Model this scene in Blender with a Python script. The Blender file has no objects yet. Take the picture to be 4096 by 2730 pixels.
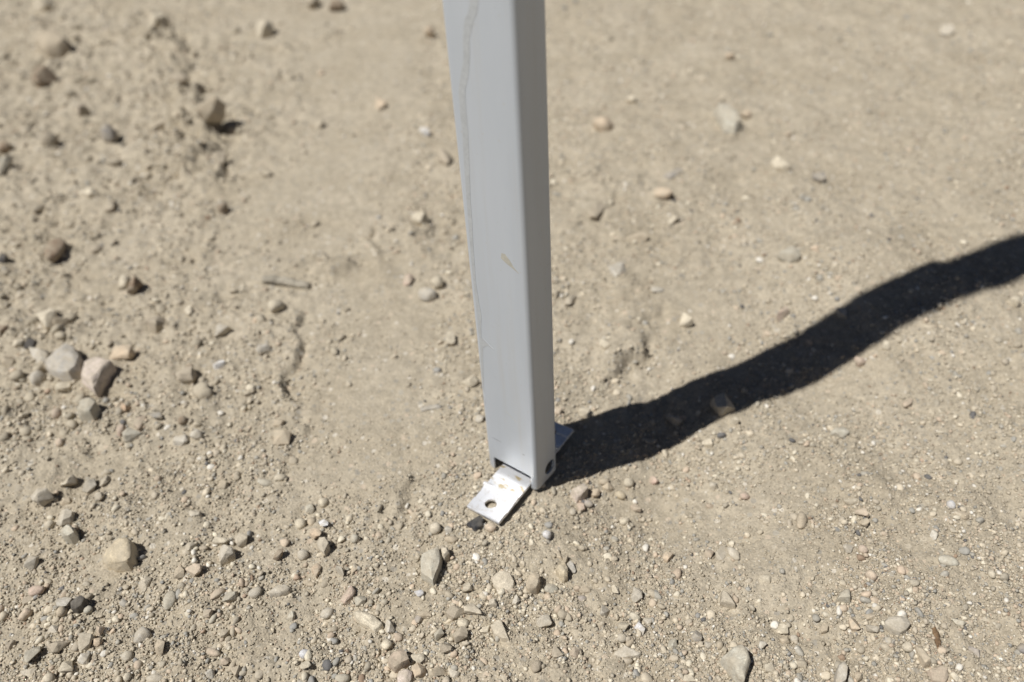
import bpy, bmesh, math, random
import numpy as np
from mathutils import Vector, Matrix

scene = bpy.context.scene
col = scene.collection

# ------------------------------------------------------------------ camera
CAM_H = 0.55
cd = bpy.data.cameras.new('camera')
cam = bpy.data.objects.new('camera', cd)
col.objects.link(cam)
CX = Vector((0.997789, -0.042960, -0.050717)); CD = Vector((-0.066466, -0.644909, -0.761364)); CF = Vector((0.000000, 0.763051, -0.646338))   # right, down, forward in world axes
m = Matrix((CX, -CD, -CF)).transposed().to_4x4()
m.translation = Vector((0, 0, CAM_H))
cam.matrix_world = m
cd.sensor_width = 36.0
cd.lens = 28.0
cd.clip_start = 0.01
cd.clip_end = 500.0
cd.dof.use_dof = True
cd.dof.focus_distance = 0.59
cd.dof.aperture_fstop = 3.3
cd.dof.aperture_blades = 9
scene.camera = cam

# ------------------------------------------------------------------ light
SUN_EL = math.radians(62.0)
SUN_AZ = math.radians(204.2)            # counter-clockwise from +X, towards the sun
sdir = Vector((math.cos(SUN_AZ) * math.cos(SUN_EL), math.sin(SUN_AZ) * math.cos(SUN_EL), math.sin(SUN_EL)))
world = bpy.data.worlds.new('World')
scene.world = world
world.use_nodes = True
wn = world.node_tree
wn.nodes.clear()
sky = wn.nodes.new('ShaderNodeTexSky')
sky.sky_type = 'NISHITA'
sky.sun_disc = False
sky.sun_elevation = SUN_EL
sky.sun_rotation = math.atan2(sdir.x, sdir.y) % (2 * math.pi)
sky.altitude = 1500
sky.air_density = 0.4
sky.dust_density = 1.0
sky.ozone_density = 0.0
bg = wn.nodes.new('ShaderNodeBackground')
bg.inputs['Strength'].default_value = 0.05
wo = wn.nodes.new('ShaderNodeOutputWorld')
wn.links.new(sky.outputs[0], bg.inputs[0])
wn.links.new(bg.outputs[0], wo.inputs[0])

sl = bpy.data.lights.new('sun', 'SUN')
sl.energy = 5.0
sl.angle = math.radians(0.53)
sl.color = (1.0, 0.975, 0.94)
sun = bpy.data.objects.new('sun', sl)
col.objects.link(sun)
sun.rotation_euler = sdir.to_track_quat('Z', 'Y').to_euler()
sun.location = sdir * 10

scene.view_settings.view_transform = 'Standard'
scene.view_settings.look = 'None'
scene.view_settings.exposure = -0.12
scene.view_settings.gamma = 1.0
scene.view_settings.use_curve_mapping = False
scene.render.engine = 'CYCLES'
scene.cycles.use_denoising = True
scene.cycles.denoiser = 'OPENIMAGEDENOISE'
scene.cycles.denoising_input_passes = 'RGB_ALBEDO_NORMAL'
scene.cycles.denoising_prefilter = 'ACCURATE'
scene.cycles.max_bounces = 6
scene.cycles.blur_glossy = 0.1
scene.cycles.use_adaptive_sampling = False

# ------------------------------------------------------------------ helpers
def tag(o, label=None, cat=None, group=None, kind=None):
    if label: o['label'] = label
    if cat: o['category'] = cat
    if group: o['group'] = group
    if kind: o['kind'] = kind
    return o

def mesh_obj(name, verts, faces, material=None, parent=None, smooth=False):
    me = bpy.data.meshes.new(name)
    me.from_pydata([tuple(v) for v in verts], [], faces)
    me.update()
    if smooth:
        me.polygons.foreach_set('use_smooth', [True] * len(me.polygons))
    if material: me.materials.append(material)
    o = bpy.data.objects.new(name, me)
    col.objects.link(o)
    if parent: o.parent = parent
    return o

def np_mesh(name, V, F, material):
    """V (n,3), F (m,k) int - fast mesh of equal polygons"""
    me = bpy.data.meshes.new(name)
    k = F.shape[1]
    me.vertices.add(len(V)); me.vertices.foreach_set('co', np.ascontiguousarray(V, np.float32).ravel())
    me.loops.add(F.size); me.loops.foreach_set('vertex_index', np.ascontiguousarray(F, np.int32).ravel())
    me.polygons.add(len(F))
    me.polygons.foreach_set('loop_start', np.arange(0, F.size, k, dtype=np.int32))
    me.polygons.foreach_set('loop_total', np.full(len(F), k, np.int32))
    me.update(calc_edges=True)
    me.materials.append(material)
    o = bpy.data.objects.new(name, me)
    col.objects.link(o)
    return o

def new_mat(name, rough=0.9, spec=0.25):
    m = bpy.data.materials.new(name)
    m.use_nodes = True
    nt = m.node_tree
    b = nt.nodes['Principled BSDF']
    b.inputs['Roughness'].default_value = rough
    b.inputs['Specular IOR Level'].default_value = spec
    return m, nt, b

def node(nt, t, **kw):
    n = nt.nodes.new(t)
    for k, v in kw.items():
        if k in ('operation', 'blend_type', 'feature', 'data_type', 'attribute_name', 'distance', 'noise_dimensions', 'interpolation_type', 'invert'):
            setattr(n, k, v)
        else:
            n.inputs[k].default_value = v
    return n

def ramp(nt, stops):
    r = nt.nodes.new('ShaderNodeValToRGB')
    e = r.color_ramp.elements
    while len(e) < len(stops): e.new(0.5)
    for i, (p, c) in enumerate(stops):
        e[i].position = p
        e[i].color = (*c, 1)
    return r

# ------------------------------------------------------------------ terrain height (metres, world axes)
_rng = np.random.RandomState(7)
_perm = np.concatenate([_rng.permutation(256)] * 3)
_ang = _rng.rand(256) * 2 * np.pi
_gx, _gy = np.cos(_ang), np.sin(_ang)

def perlin(x, y, seed=0):
    x = x + seed * 17.13; y = y + seed * 31.71
    xi = np.floor(x).astype(np.int64); yi = np.floor(y).astype(np.int64)
    xf = x - xi; yf = y - yi
    u = xf * xf * xf * (xf * (xf * 6 - 15) + 10); v = yf * yf * yf * (yf * (yf * 6 - 15) + 10)
    xi &= 255; yi &= 255
    def g(ix, iy, dx, dy):
        h = _perm[_perm[ix & 255] + (iy & 255)]
        return _gx[h] * dx + _gy[h] * dy
    n00 = g(xi, yi, xf, yf); n10 = g(xi + 1, yi, xf - 1, yf)
    n01 = g(xi, yi + 1, xf, yf - 1); n11 = g(xi + 1, yi + 1, xf - 1, yf - 1)
    return ((n00 + u * (n10 - n00)) * (1 - v) + (n01 + u * (n11 - n01)) * v) * 1.5

def sstep(a, b, x):
    t = np.clip((x - a) / (b - a), 0, 1)
    return t * t * (3 - 2 * t)

# compacted, smooth patches: x, y, radius x, radius y, weight
SMOOTH = [(-0.229, 1.478, 0.152, 0.527, 1.0), (-0.253, 1.035, 0.117, 0.266, 1.1), (-0.16, 0.74, 0.076, 0.159, 1.0), (-0.146, 0.588, 0.069, 0.119, 1.1), (-0.353, 1.769, 0.199, 0.18, 1.0), (-0.151, 0.492, 0.044, 0.035, 1.0), (-0.076, 0.517, 0.031, 0.04, 0.7), (0.551, 1.165, 0.291, 0.51, 0.35), (0.226, 1.34, 0.127, 0.4, 0.35), (0.194, 0.678, 0.064, 0.086, 0.9), (0.125, 0.403, 0.027, 0.048, 0.95), (0.14, 0.274, 0.026, 0.015, 0.8), (0.193, 0.42, 0.073, 0.045, 0.5), (0.293, 0.525, 0.06, 0.036, 0.5), (0.32, 0.349, 0.057, 0.03, 0.5), (0.56, 0.812, 0.101, 0.175, 0.25), (-0.449, 0.849, 0.085, 0.103, 0.45), (0.003, 0.289, 0.025, 0.017, 0.6), (0.308, 0.973, 0.117, 0.156, 0.2), (-0.343, 0.4, 0.032, 0.033, 0.35), (0.238, 0.367, 0.039, 0.038, 0.5), (0.08, 0.535, 0.036, 0.035, 0.4)]
# broad rises and dips: x, y, radius, height
BUMPS = [(-0.0264, 0.4308, 0.006, 0.0056), (0.0884, 0.4247, 0.08, -0.02029), (0.0556, 0.4977, 0.08, 0.01028), (0.0228, 0.5706, 0.08, -0.00223), (0.1568, 0.4554, 0.08, -0.01813), (0.124, 0.5284, 0.08, -0.01161), (0.0912, 0.6014, 0.08, -0.00398), (0.2252, 0.4862, 0.08, 0.00657), (0.1924, 0.5592, 0.08, 0.00012), (0.1596, 0.6321, 0.08, -0.00691), (0.2936, 0.5169, 0.08, -0.01337), (0.2608, 0.5899, 0.08, -0.01576), (0.2281, 0.6629, 0.08, -0.0007), (0.3621, 0.5477, 0.08, 0.00056), (0.3293, 0.6207, 0.08, -0.00252), (0.2965, 0.6936, 0.08, -0.00267), (0.4305, 0.5784, 0.08, -0.00552), (0.3977, 0.6514, 0.08, -0.00178), (0.3649, 0.7244, 0.08, 0.00438), (0.4989, 0.6092, 0.08, 0.00034), (0.4661, 0.6821, 0.08, 0.01108), (0.4333, 0.7551, 0.08, 0.01067), (0.5673, 0.6399, 0.08, -0.0039), (0.5345, 0.7129, 0.08, -0.00411), (0.5017, 0.7859, 0.08, 0.00028), (0.6357, 0.6707, 0.08, -0.0018), (0.6029, 0.7436, 0.08, 0.00421), (0.5701, 0.8166, 0.08, 0.00618)]
# broken crust edges: points, lip height, width of the raised side
LEDGES = [([(-0.7398, 1.8798), (-0.6316, 1.6145), (-0.5516, 1.4265), (-0.4948, 1.3005), (-0.445, 1.1903), (-0.4224, 1.0882), (-0.4065, 1.0265), (-0.3768, 0.9481)], 0.036, 0.05), ([(-0.2409, 0.7486), (-0.2348, 0.6946), (-0.2312, 0.6618), (-0.2308, 0.6226), (-0.2349, 0.6029), (-0.2204, 0.5786), (-0.2055, 0.5381), (-0.1955, 0.5116)], 0.006, 0.04), ([(0.1981, 0.7385), (0.1685, 0.7036), (0.1471, 0.6545), (0.1383, 0.6408), (0.1192, 0.6169), (0.1058, 0.5958), (0.0928, 0.5885), (0.0792, 0.5853), (0.0667, 0.5933)], 0.011, 0.035), ([(-0.252, 0.8051), (-0.186, 0.8447), (-0.1579, 0.8818), (-0.0968, 0.9003)], 0.016, 0.05), ([(0.0997, 0.4309), (0.0973, 0.4023), (0.094, 0.3876), (0.0878, 0.3643)], 0.005, 0.02), ([(-0.0995, 0.473), (-0.1033, 0.4493), (-0.0978, 0.4339), (-0.0925, 0.4229)], 0.005, 0.02), ([(-0.33, 0.6132), (-0.3121, 0.6248), (-0.2992, 0.6371)], 0.006, 0.02), ([(-0.1282, 0.4527), (-0.1242, 0.4441), (-0.1243, 0.4334), (-0.1269, 0.4257)], 0.005, 0.015), ([(0.207, 0.9867), (0.1571, 0.9315), (0.1258, 0.897), (0.0904, 0.8708)], 0.008, 0.03), ([(-1.0253, 1.9031), (-0.9136, 1.7084), (-0.8504, 1.5741), (-0.8341, 1.4735)], 0.012, 0.03)]
FOOT = (0.0023, 0.4751)

def smooth_mask(x, y):
    s = np.zeros_like(x)
    for (cx, cy, rx, ry, w) in SMOOTH:
        s = np.maximum(s, w * np.exp(-(((x - cx) / rx) ** 2 + ((y - cy) / ry) ** 2)))
    s = s + 0.35 * perlin(x * 9, y * 9, 3) * (0.35 + 0.6 * s)
    return np.clip(s, 0, 1)

def macro(x, y):
    z = np.zeros_like(x)
    for (cx, cy, r, h) in BUMPS:
        z = z + h * np.exp(-((x - cx) ** 2 + (y - cy) ** 2) / (r * r))
    return z

def ledge(x, y, pts, H, w):
    best = np.full(x.shape, 1e9); side = np.zeros_like(x); along = np.zeros_like(x)
    x = x + (0.006 + 0.9 * H) * perlin(x * 38, y * 38, 11) + 0.004 * perlin(x * 160, y * 160, 12)
    y = y + (0.006 + 0.9 * H) * perlin(x * 38, y * 38, 13) + 0.004 * perlin(x * 160, y * 160, 14)
    L = np.cumsum([0] + [math.hypot(b[0] - a[0], b[1] - a[1]) for a, b in zip(pts, pts[1:])])
    for k, (a, b) in enumerate(zip(pts, pts[1:])):
        dx, dy = b[0] - a[0], b[1] - a[1]
        ll = dx * dx + dy * dy
        t = np.clip(((x - a[0]) * dx + (y - a[1]) * dy) / ll, 0, 1)
        d = np.hypot(x - a[0] - t * dx, y - a[1] - t * dy)
        c = (x - a[0]) * dy - (y - a[1]) * dx           # > 0: right of the line of travel
        m_ = d < best
        best = np.where(m_, d, best); side = np.where(m_, np.sign(c), side)
        along = np.where(m_, L[k] + t * math.sqrt(ll), along)
    sd = best * side
    fade = sstep(0, 0.2 * L[-1], along) * sstep(0, 0.2 * L[-1], L[-1] - along)
    body = np.where(sd > 0, np.exp(-sd / w), 0) * sstep(0.0, 0.003, sd)
    var = np.clip(0.55 + 1.5 * perlin(x * 22, y * 22, 21), 0.05, 1.6)
    trench = -0.45 * np.exp(-((sd + 0.006) / (0.004 + 0.35 * H)) ** 2)
    return H * fade * var * (body + trench)

def terrain(x, y):
    x = np.asarray(x, float); y = np.asarray(y, float)
    s = smooth_mask(x, y)
    r = 1 - s
    # beyond the finely meshed strip only broad relief
    fine = 1 - sstep(0.0, 0.025, np.abs(x) - (0.33 + 0.60 * (np.clip(y, 0.1, 2.75) - 0.1)))
    z = macro(x, y)
    near = np.exp(-((x - FOOT[0]) ** 2 + (y - FOOT[1]) ** 2) / 0.09 ** 2)
    z = z + 0.0045 * perlin(x * 6, y * 6, 1) * (1 - near)
    z = z + 0.0060 * perlin(x * 16, y * 16, 2) * (0.25 + 0.75 * r) * (1 - 0.9 * near)
    c1 = perlin(x * 42, y * 42, 4)
    rough = np.clip(0.55 + 0.9 * sstep(0.0, -0.35, x) * sstep(0.35, 0.8, y) + 0.25 * sstep(0.5, 0.3, y), 0.5, 1.9)
    z = z + (0.0034 * r * rough + 0.0005) * c1 * (1 - 0.8 * near) * fine
    cl = perlin(x * 70, y * 70, 8)
    z = z + 0.0040 * r * rough * np.clip(cl - 0.25, 0, 1) * (1 - near) * fine
    c2 = perlin(x * 110, y * 110, 5)
    z = z + (0.0020 * r * rough + 0.00035) * c2 * (1 - 0.5 * near) * fine
    c3 = perlin(x * 260, y * 260, 6)
    z = z + (0.0013 * r + 0.0004) * c3 * fine
    for (pts, H, w) in LEDGES:
        xs = [p[0] for p in pts]; ys = [p[1] for p in pts]
        pad = 0.12
        m_ = (x > min(xs) - pad) & (x < max(xs) + pad) & (y > min(ys) - pad) & (y < max(ys) + pad)
        if m_.any():
            z = np.array(z, copy=True)
            z[m_] += ledge(x[m_], y[m_], pts, H, w)
    far = sstep(4.0, 12.0, np.hypot(x, y))
    z = z - 0.002 * near
    return z * (1 - far)

# ------------------------------------------------------------------ materials
def speckle_colour(nt, tex, base, var=0.16, scale=900.0):
    """mottled mineral colour round a base colour; returns a colour socket"""
    n1 = node(nt, 'ShaderNodeTexNoise', Scale=scale * 0.12, Detail=6.0, Roughness=0.65)
    nt.links.new(tex, n1.inputs['Vector'])
    d = [c * (1 - var * 1.5) for c in base]; l = [min(1, c * (1 + var)) for c in base]
    r1 = ramp(nt, [(0.3, d), (0.52, base), (0.75, l)])
    nt.links.new(n1.outputs['Fac'], r1.inputs[0])
    v = node(nt, 'ShaderNodeTexVoronoi', Scale=scale)
    nt.links.new(tex, v.inputs['Vector'])
    hsv = nt.nodes.new('ShaderNodeSeparateColor')
    nt.links.new(v.outputs['Color'], hsv.inputs[0])
    mr = node(nt, 'ShaderNodeMapRange')
    mr.inputs['To Min'].default_value = 1 - var; mr.inputs['To Max'].default_value = 1 + var
    nt.links.new(hsv.outputs[0], mr.inputs['Value'])
    mx = nt.nodes.new('ShaderNodeMix'); mx.data_type = 'RGBA'; mx.blend_type = 'MULTIPLY'
    mx.inputs[0].default_value = 1.0
    nt.links.new(r1.outputs[0], mx.inputs[6]); nt.links.new(mr.outputs[0], mx.inputs[7])
    return mx.outputs[2]

DIRT = (0.436, 0.381, 0.290)

def dirt_material():
    m, nt, b = new_mat('dry_dirt', 0.95, 0.15)
    tc = nt.nodes.new('ShaderNodeTexCoord')
    t = tc.outputs['Object']
    c = speckle_colour(nt, t, DIRT, 0.15, 620.0)
    # broad patches: paler dusty crust and slightly browner loose soil
    n2 = node(nt, 'ShaderNodeTexNoise', Scale=9.0, Detail=5.0, Roughness=0.6)
    nt.links.new(t, n2.inputs['Vector'])
    r2 = ramp(nt, [(0.32, (0.90, 0.885, 0.86)), (0.55, (1.0, 1.0, 1.0)), (0.72, (1.06, 1.06, 1.07))])
    nt.links.new(n2.outputs['Fac'], r2.inputs[0])
    mx = nt.nodes.new('ShaderNodeMix'); mx.data_type = 'RGBA'; mx.blend_type = 'MULTIPLY'; mx.inputs[0].default_value = 1.0
    nt.links.new(c, mx.inputs[6]); nt.links.new(r2.outputs[0], mx.inputs[7])
    # scattered sand grains of other colours
    v = node(nt, 'ShaderNodeTexVoronoi', Scale=480.0)
    nt.links.new(t, v.inputs['Vector'])
    sc = nt.nodes.new('ShaderNodeSeparateColor'); nt.links.new(v.outputs['Color'], sc.inputs[0])
    rg = ramp(nt, [(0.0, (0.20, 0.19, 0.17)), (0.06, (0.33, 0.32, 0.29)), (0.10, DIRT), (0.78, DIRT), (0.85, (0.54, 0.45, 0.33)), (0.92, (0.64, 0.59, 0.50))])
    rg.color_ramp.interpolation = 'CONSTANT'
    nt.links.new(sc.outputs[1], rg.inputs[0])
    dl = node(nt, 'ShaderNodeMath', operation='LESS_THAN'); dl.inputs[1].default_value = 0.33
    nt.links.new(v.outputs['Distance'], dl.inputs[0])
    ml = node(nt, 'ShaderNodeMath', operation='MULTIPLY'); ml.inputs[1].default_value = 0.55
    nt.links.new(dl.outputs[0], ml.inputs[0])
    mx2 = nt.nodes.new('ShaderNodeMix'); mx2.data_type = 'RGBA'
    nt.links.new(ml.outputs[0], mx2.inputs[0]); nt.links.new(mx.outputs[2], mx2.inputs[6]); nt.links.new(rg.outputs[0], mx2.inputs[7])
    v3 = node(nt, 'ShaderNodeTexVoronoi', Scale=150.0); nt.links.new(t, v3.inputs['Vector'])
    s3 = nt.nodes.new('ShaderNodeSeparateColor'); nt.links.new(v3.outputs['Color'], s3.inputs[0])
    r3 = ramp(nt, [(0.0, (0.30, 0.28, 0.24)), (0.10, (0.40, 0.37, 0.31)), (0.28, DIRT), (0.62, (0.52, 0.46, 0.36)), (0.80, (0.57, 0.47, 0.36)), (0.90, (0.66, 0.61, 0.52))])
    r3.color_ramp.interpolation = 'CONSTANT'
    nt.links.new(s3.outputs[2], r3.inputs[0])
    m3 = node(nt, 'ShaderNodeMath', operation='MULTIPLY'); m3.inputs[1].default_value = 0.42; nt.links.new(s3.outputs[0], m3.inputs[0])
    l3 = node(nt, 'ShaderNodeMath', operation='LESS_THAN'); nt.links.new(v3.outputs['Distance'], l3.inputs[0]); nt.links.new(m3.outputs[0], l3.inputs[1])
    k3 = node(nt, 'ShaderNodeMath', operation='MULTIPLY'); k3.inputs[1].default_value = 0.7; nt.links.new(l3.outputs[0], k3.inputs[0])
    mx3 = nt.nodes.new('ShaderNodeMix'); mx3.data_type = 'RGBA'
    nt.links.new(k3.outputs[0], mx3.inputs[0]); nt.links.new(mx2.outputs[2], mx3.inputs[6]); nt.links.new(r3.outputs[0], mx3.inputs[7])
    nt.links.new(mx3.outputs[2], b.inputs['Base Color'])
    # fine relief: sand grains and crumbs
    n3 = node(nt, 'ShaderNodeTexNoise', Scale=420.0, Detail=5.0, Roughness=0.7)
    nt.links.new(t, n3.inputs['Vector'])
    v2 = node(nt, 'ShaderNodeTexVoronoi', Scale=520.0); nt.links.new(t, v2.inputs['Vector'])
    ad = node(nt, 'ShaderNodeMath', operation='SUBTRACT')
    nt.links.new(n3.outputs['Fac'], ad.inputs[0]); nt.links.new(v2.outputs['Distance'], ad.inputs[1])
    bp = node(nt, 'ShaderNodeBump', Strength=0.6, Distance=0.0011)
    nt.links.new(ad.outputs[0], bp.inputs['Height'])
    nt.links.new(bp.outputs[0], b.inputs['Normal'])
    return m

def stone_material(name, base, rough=0.85):
    m, nt, b = new_mat('stone_' + name, rough, 0.25)
    tc = nt.nodes.new('ShaderNodeTexCoord')
    oi = nt.nodes.new('ShaderNodeObjectInfo')
    add = node(nt, 'ShaderNodeVectorMath', operation='ADD')
    nt.links.new(tc.outputs['Object'], add.inputs[0]); nt.links.new(oi.outputs['Location'], add.inputs[1])
    t = add.outputs[0]
    c = speckle_colour(nt, t, base, 0.17, 1100.0)
    # brightness differs from stone to stone
    mr = node(nt, 'ShaderNodeMapRange'); mr.inputs['To Min'].default_value = 0.85; mr.inputs['To Max'].default_value = 1.1
    nt.links.new(oi.outputs['Random'], mr.inputs['Value'])
    mx = nt.nodes.new('ShaderNodeMix'); mx.data_type = 'RGBA'; mx.blend_type = 'MULTIPLY'; mx.inputs[0].default_value = 1.0
    nt.links.new(c, mx.inputs[6]); nt.links.new(mr.outputs[0], mx.inputs[7])
    # dust in patches
    n = node(nt, 'ShaderNodeTexNoise', Scale=130.0, Detail=5.0, Roughness=0.65)
    nt.links.new(t, n.inputs['Vector'])
    r = ramp(nt, [(0.36, (0, 0, 0)), (0.62, (0.8, 0.8, 0.8))])
    nt.links.new(n.outputs['Fac'], r.inputs[0])
    k = 0.25 if sum(base) < 0.4 else 0.95
    mk = node(nt, 'ShaderNodeMath', operation='MULTIPLY'); mk.inputs[1].default_value = k
    nt.links.new(r.outputs[0], mk.inputs[0])
    mx2 = nt.nodes.new('ShaderNodeMix'); mx2.data_type = 'RGBA'
    mx2.inputs[7].default_value = (*[d * 1.05 for d in DIRT], 1)
    nt.links.new(mk.outputs[0], mx2.inputs[0]); nt.links.new(mx.outputs[2], mx2.inputs[6])
    nt.links.new(mx2.outputs[2], b.inputs['Base Color'])
    nb = node(nt, 'ShaderNodeTexNoise', Scale=380.0, Detail=7.0, Roughness=0.7)
    nt.links.new(t, nb.inputs['Vector'])
    bp = node(nt, 'ShaderNodeBump', Strength=0.55, Distance=0.0012)
    nt.links.new(nb.outputs['Fac'], bp.inputs['Height']); nt.links.new(bp.outputs[0], b.inputs['Normal'])
    return m

def grain_material():
    m, nt, b = new_mat('gravel_grains', 0.85, 0.3)
    at = node(nt, 'ShaderNodeAttribute', attribute_name='Col')
    tc = nt.nodes.new('ShaderNodeTexCoord')
    n = node(nt, 'ShaderNodeTexNoise', Scale=700.0, Detail=4.0, Roughness=0.6)
    nt.links.new(tc.outputs['Object'], n.inputs['Vector'])
    mr = node(nt, 'ShaderNodeMapRange'); mr.inputs['From Min'].default_value = 0.3; mr.inputs['From Max'].default_value = 0.7
    mr.inputs['To Min'].default_value = 0.82; mr.inputs['To Max'].default_value = 1.12
    nt.links.new(n.outputs['Fac'], mr.inputs['Value'])
    mx = nt.nodes.new('ShaderNodeMix'); mx.data_type = 'RGBA'; mx.blend_type = 'MULTIPLY'; mx.inputs[0].default_value = 1.0
    nt.links.new(at.outputs['Color'], mx.inputs[6]); nt.links.new(mr.outputs[0], mx.inputs[7])
    nt.links.new(mx.outputs[2], b.inputs['Base Color'])
    bp = node(nt, 'ShaderNodeBump', Strength=0.4, Distance=0.0006)
    nt.links.new(n.outputs['Fac'], bp.inputs['Height']); nt.links.new(bp.outputs[0], b.inputs['Normal'])
    return m

def paint_material():
    m, nt, b = new_mat('white_powder_coat', 0.34, 0.5)
    tc = nt.nodes.new('ShaderNodeTexCoord'); t = tc.outputs['Object']
    n = node(nt, 'ShaderNodeTexNoise', Scale=18.0, Detail=5.0, Roughness=0.6)
    mp = nt.nodes.new('ShaderNodeMapping'); mp.inputs['Scale'].default_value = (1, 1, 0.25)
    nt.links.new(t, mp.inputs[0]); nt.links.new(mp.outputs[0], n.inputs['Vector'])
    r = ramp(nt, [(0.30, (0.465, 0.503, 0.545)), (0.70, (0.520, 0.555, 0.595))])
    nt.links.new(n.outputs['Fac'], r.inputs[0])
    # splashed dust near the bottom end
    sx = nt.nodes.new('ShaderNodeSeparateXYZ'); nt.links.new(t, sx.inputs[0])
    dz = node(nt, 'ShaderNodeMapRange'); dz.inputs['From Min'].default_value = 0.0; dz.inputs['From Max'].default_value = 0.03
    dz.inputs['To Min'].default_value = 0.5; dz.inputs['To Max'].default_value = 0.0
    nt.links.new(sx.outputs['Z'], dz.inputs['Value'])
    n2 = node(nt, 'ShaderNodeTexNoise', Scale=260.0, Detail=6.0, Roughness=0.7)
    nt.links.new(t, n2.inputs['Vector'])
    r2 = ramp(nt, [(0.42, (0, 0, 0)), (0.7, (1, 1, 1))]); nt.links.new(n2.outputs['Fac'], r2.inputs[0])
    ml = node(nt, 'ShaderNodeMath', operation='MULTIPLY'); nt.links.new(dz.outputs[0], ml.inputs[0]); nt.links.new(r2.outputs[0], ml.inputs[1])
    mx = nt.nodes.new('ShaderNodeMix'); mx.data_type = 'RGBA'
    mx.inputs[7].default_value = (*DIRT, 1)
    nt.links.new(ml.outputs[0], mx.inputs[0]); nt.links.new(r.outputs[0], mx.inputs[6])
    vs = node(nt, 'ShaderNodeTexVoronoi', Scale=170.0); nt.links.new(t, vs.inputs['Vector'])
    vc = nt.nodes.new('ShaderNodeSeparateColor'); nt.links.new(vs.outputs['Color'], vc.inputs[0])
    md = node(nt, 'ShaderNodeMath', operation='MULTIPLY'); md.inputs[1].default_value = 0.14; nt.links.new(vc.outputs[0], md.inputs[0])
    lt = node(nt, 'ShaderNodeMath', operation='LESS_THAN'); nt.links.new(vs.outputs['Distance'], lt.inputs[0]); nt.links.new(md.outputs[0], lt.inputs[1])
    sp_ = node(nt, 'ShaderNodeMath', operation='MULTIPLY'); sp_.inputs[1].default_value = 0.4; nt.links.new(lt.outputs[0], sp_.inputs[0])
    mpd = nt.nodes.new('ShaderNodeMapping'); mpd.inputs['Scale'].default_value = (1, 1, 0.04)
    nt.links.new(t, mpd.inputs[0])
    nd = node(nt, 'ShaderNodeTexNoise', Scale=110.0, Detail=4.0, Roughness=0.6); nt.links.new(mpd.outputs[0], nd.inputs['Vector'])
    rd = ramp(nt, [(0.5, (0, 0, 0)), (0.8, (0.35, 0.35, 0.35))]); nt.links.new(nd.outputs['Fac'], rd.inputs[0])
    sm_ = node(nt, 'ShaderNodeMath', operation='MAXIMUM'); nt.links.new(sp_.outputs[0], sm_.inputs[0]); nt.links.new(rd.outputs[0], sm_.inputs[1])
    mxd = nt.nodes.new('ShaderNodeMix'); mxd.data_type = 'RGBA'; mxd.inputs[7].default_value = (0.45, 0.44, 0.41, 1)
    nt.links.new(sm_.outputs[0], mxd.inputs[0]); nt.links.new(mx.outputs[2], mxd.inputs[6])
    nt.links.new(mxd.outputs[2], b.inputs['Base Color'])
    rr = node(nt, 'ShaderNodeMapRange'); rr.inputs['To Min'].default_value = 0.24; rr.inputs['To Max'].default_value = 0.34
    nt.links.new(n2.outputs['Fac'], rr.inputs['Value']); nt.links.new(rr.outputs[0], b.inputs['Roughness'])
    nb = node(nt, 'ShaderNodeTexNoise', Scale=900.0, Detail=2.0)
    nt.links.new(t, nb.inputs['Vector'])
    bp = node(nt, 'ShaderNodeBump', Strength=0.03, Distance=0.0002)
    nt.links.new(nb.outputs['Fac'], bp.inputs['Height']); nt.links.new(bp.outputs[0], b.inputs['Normal'])
    return m

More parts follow.
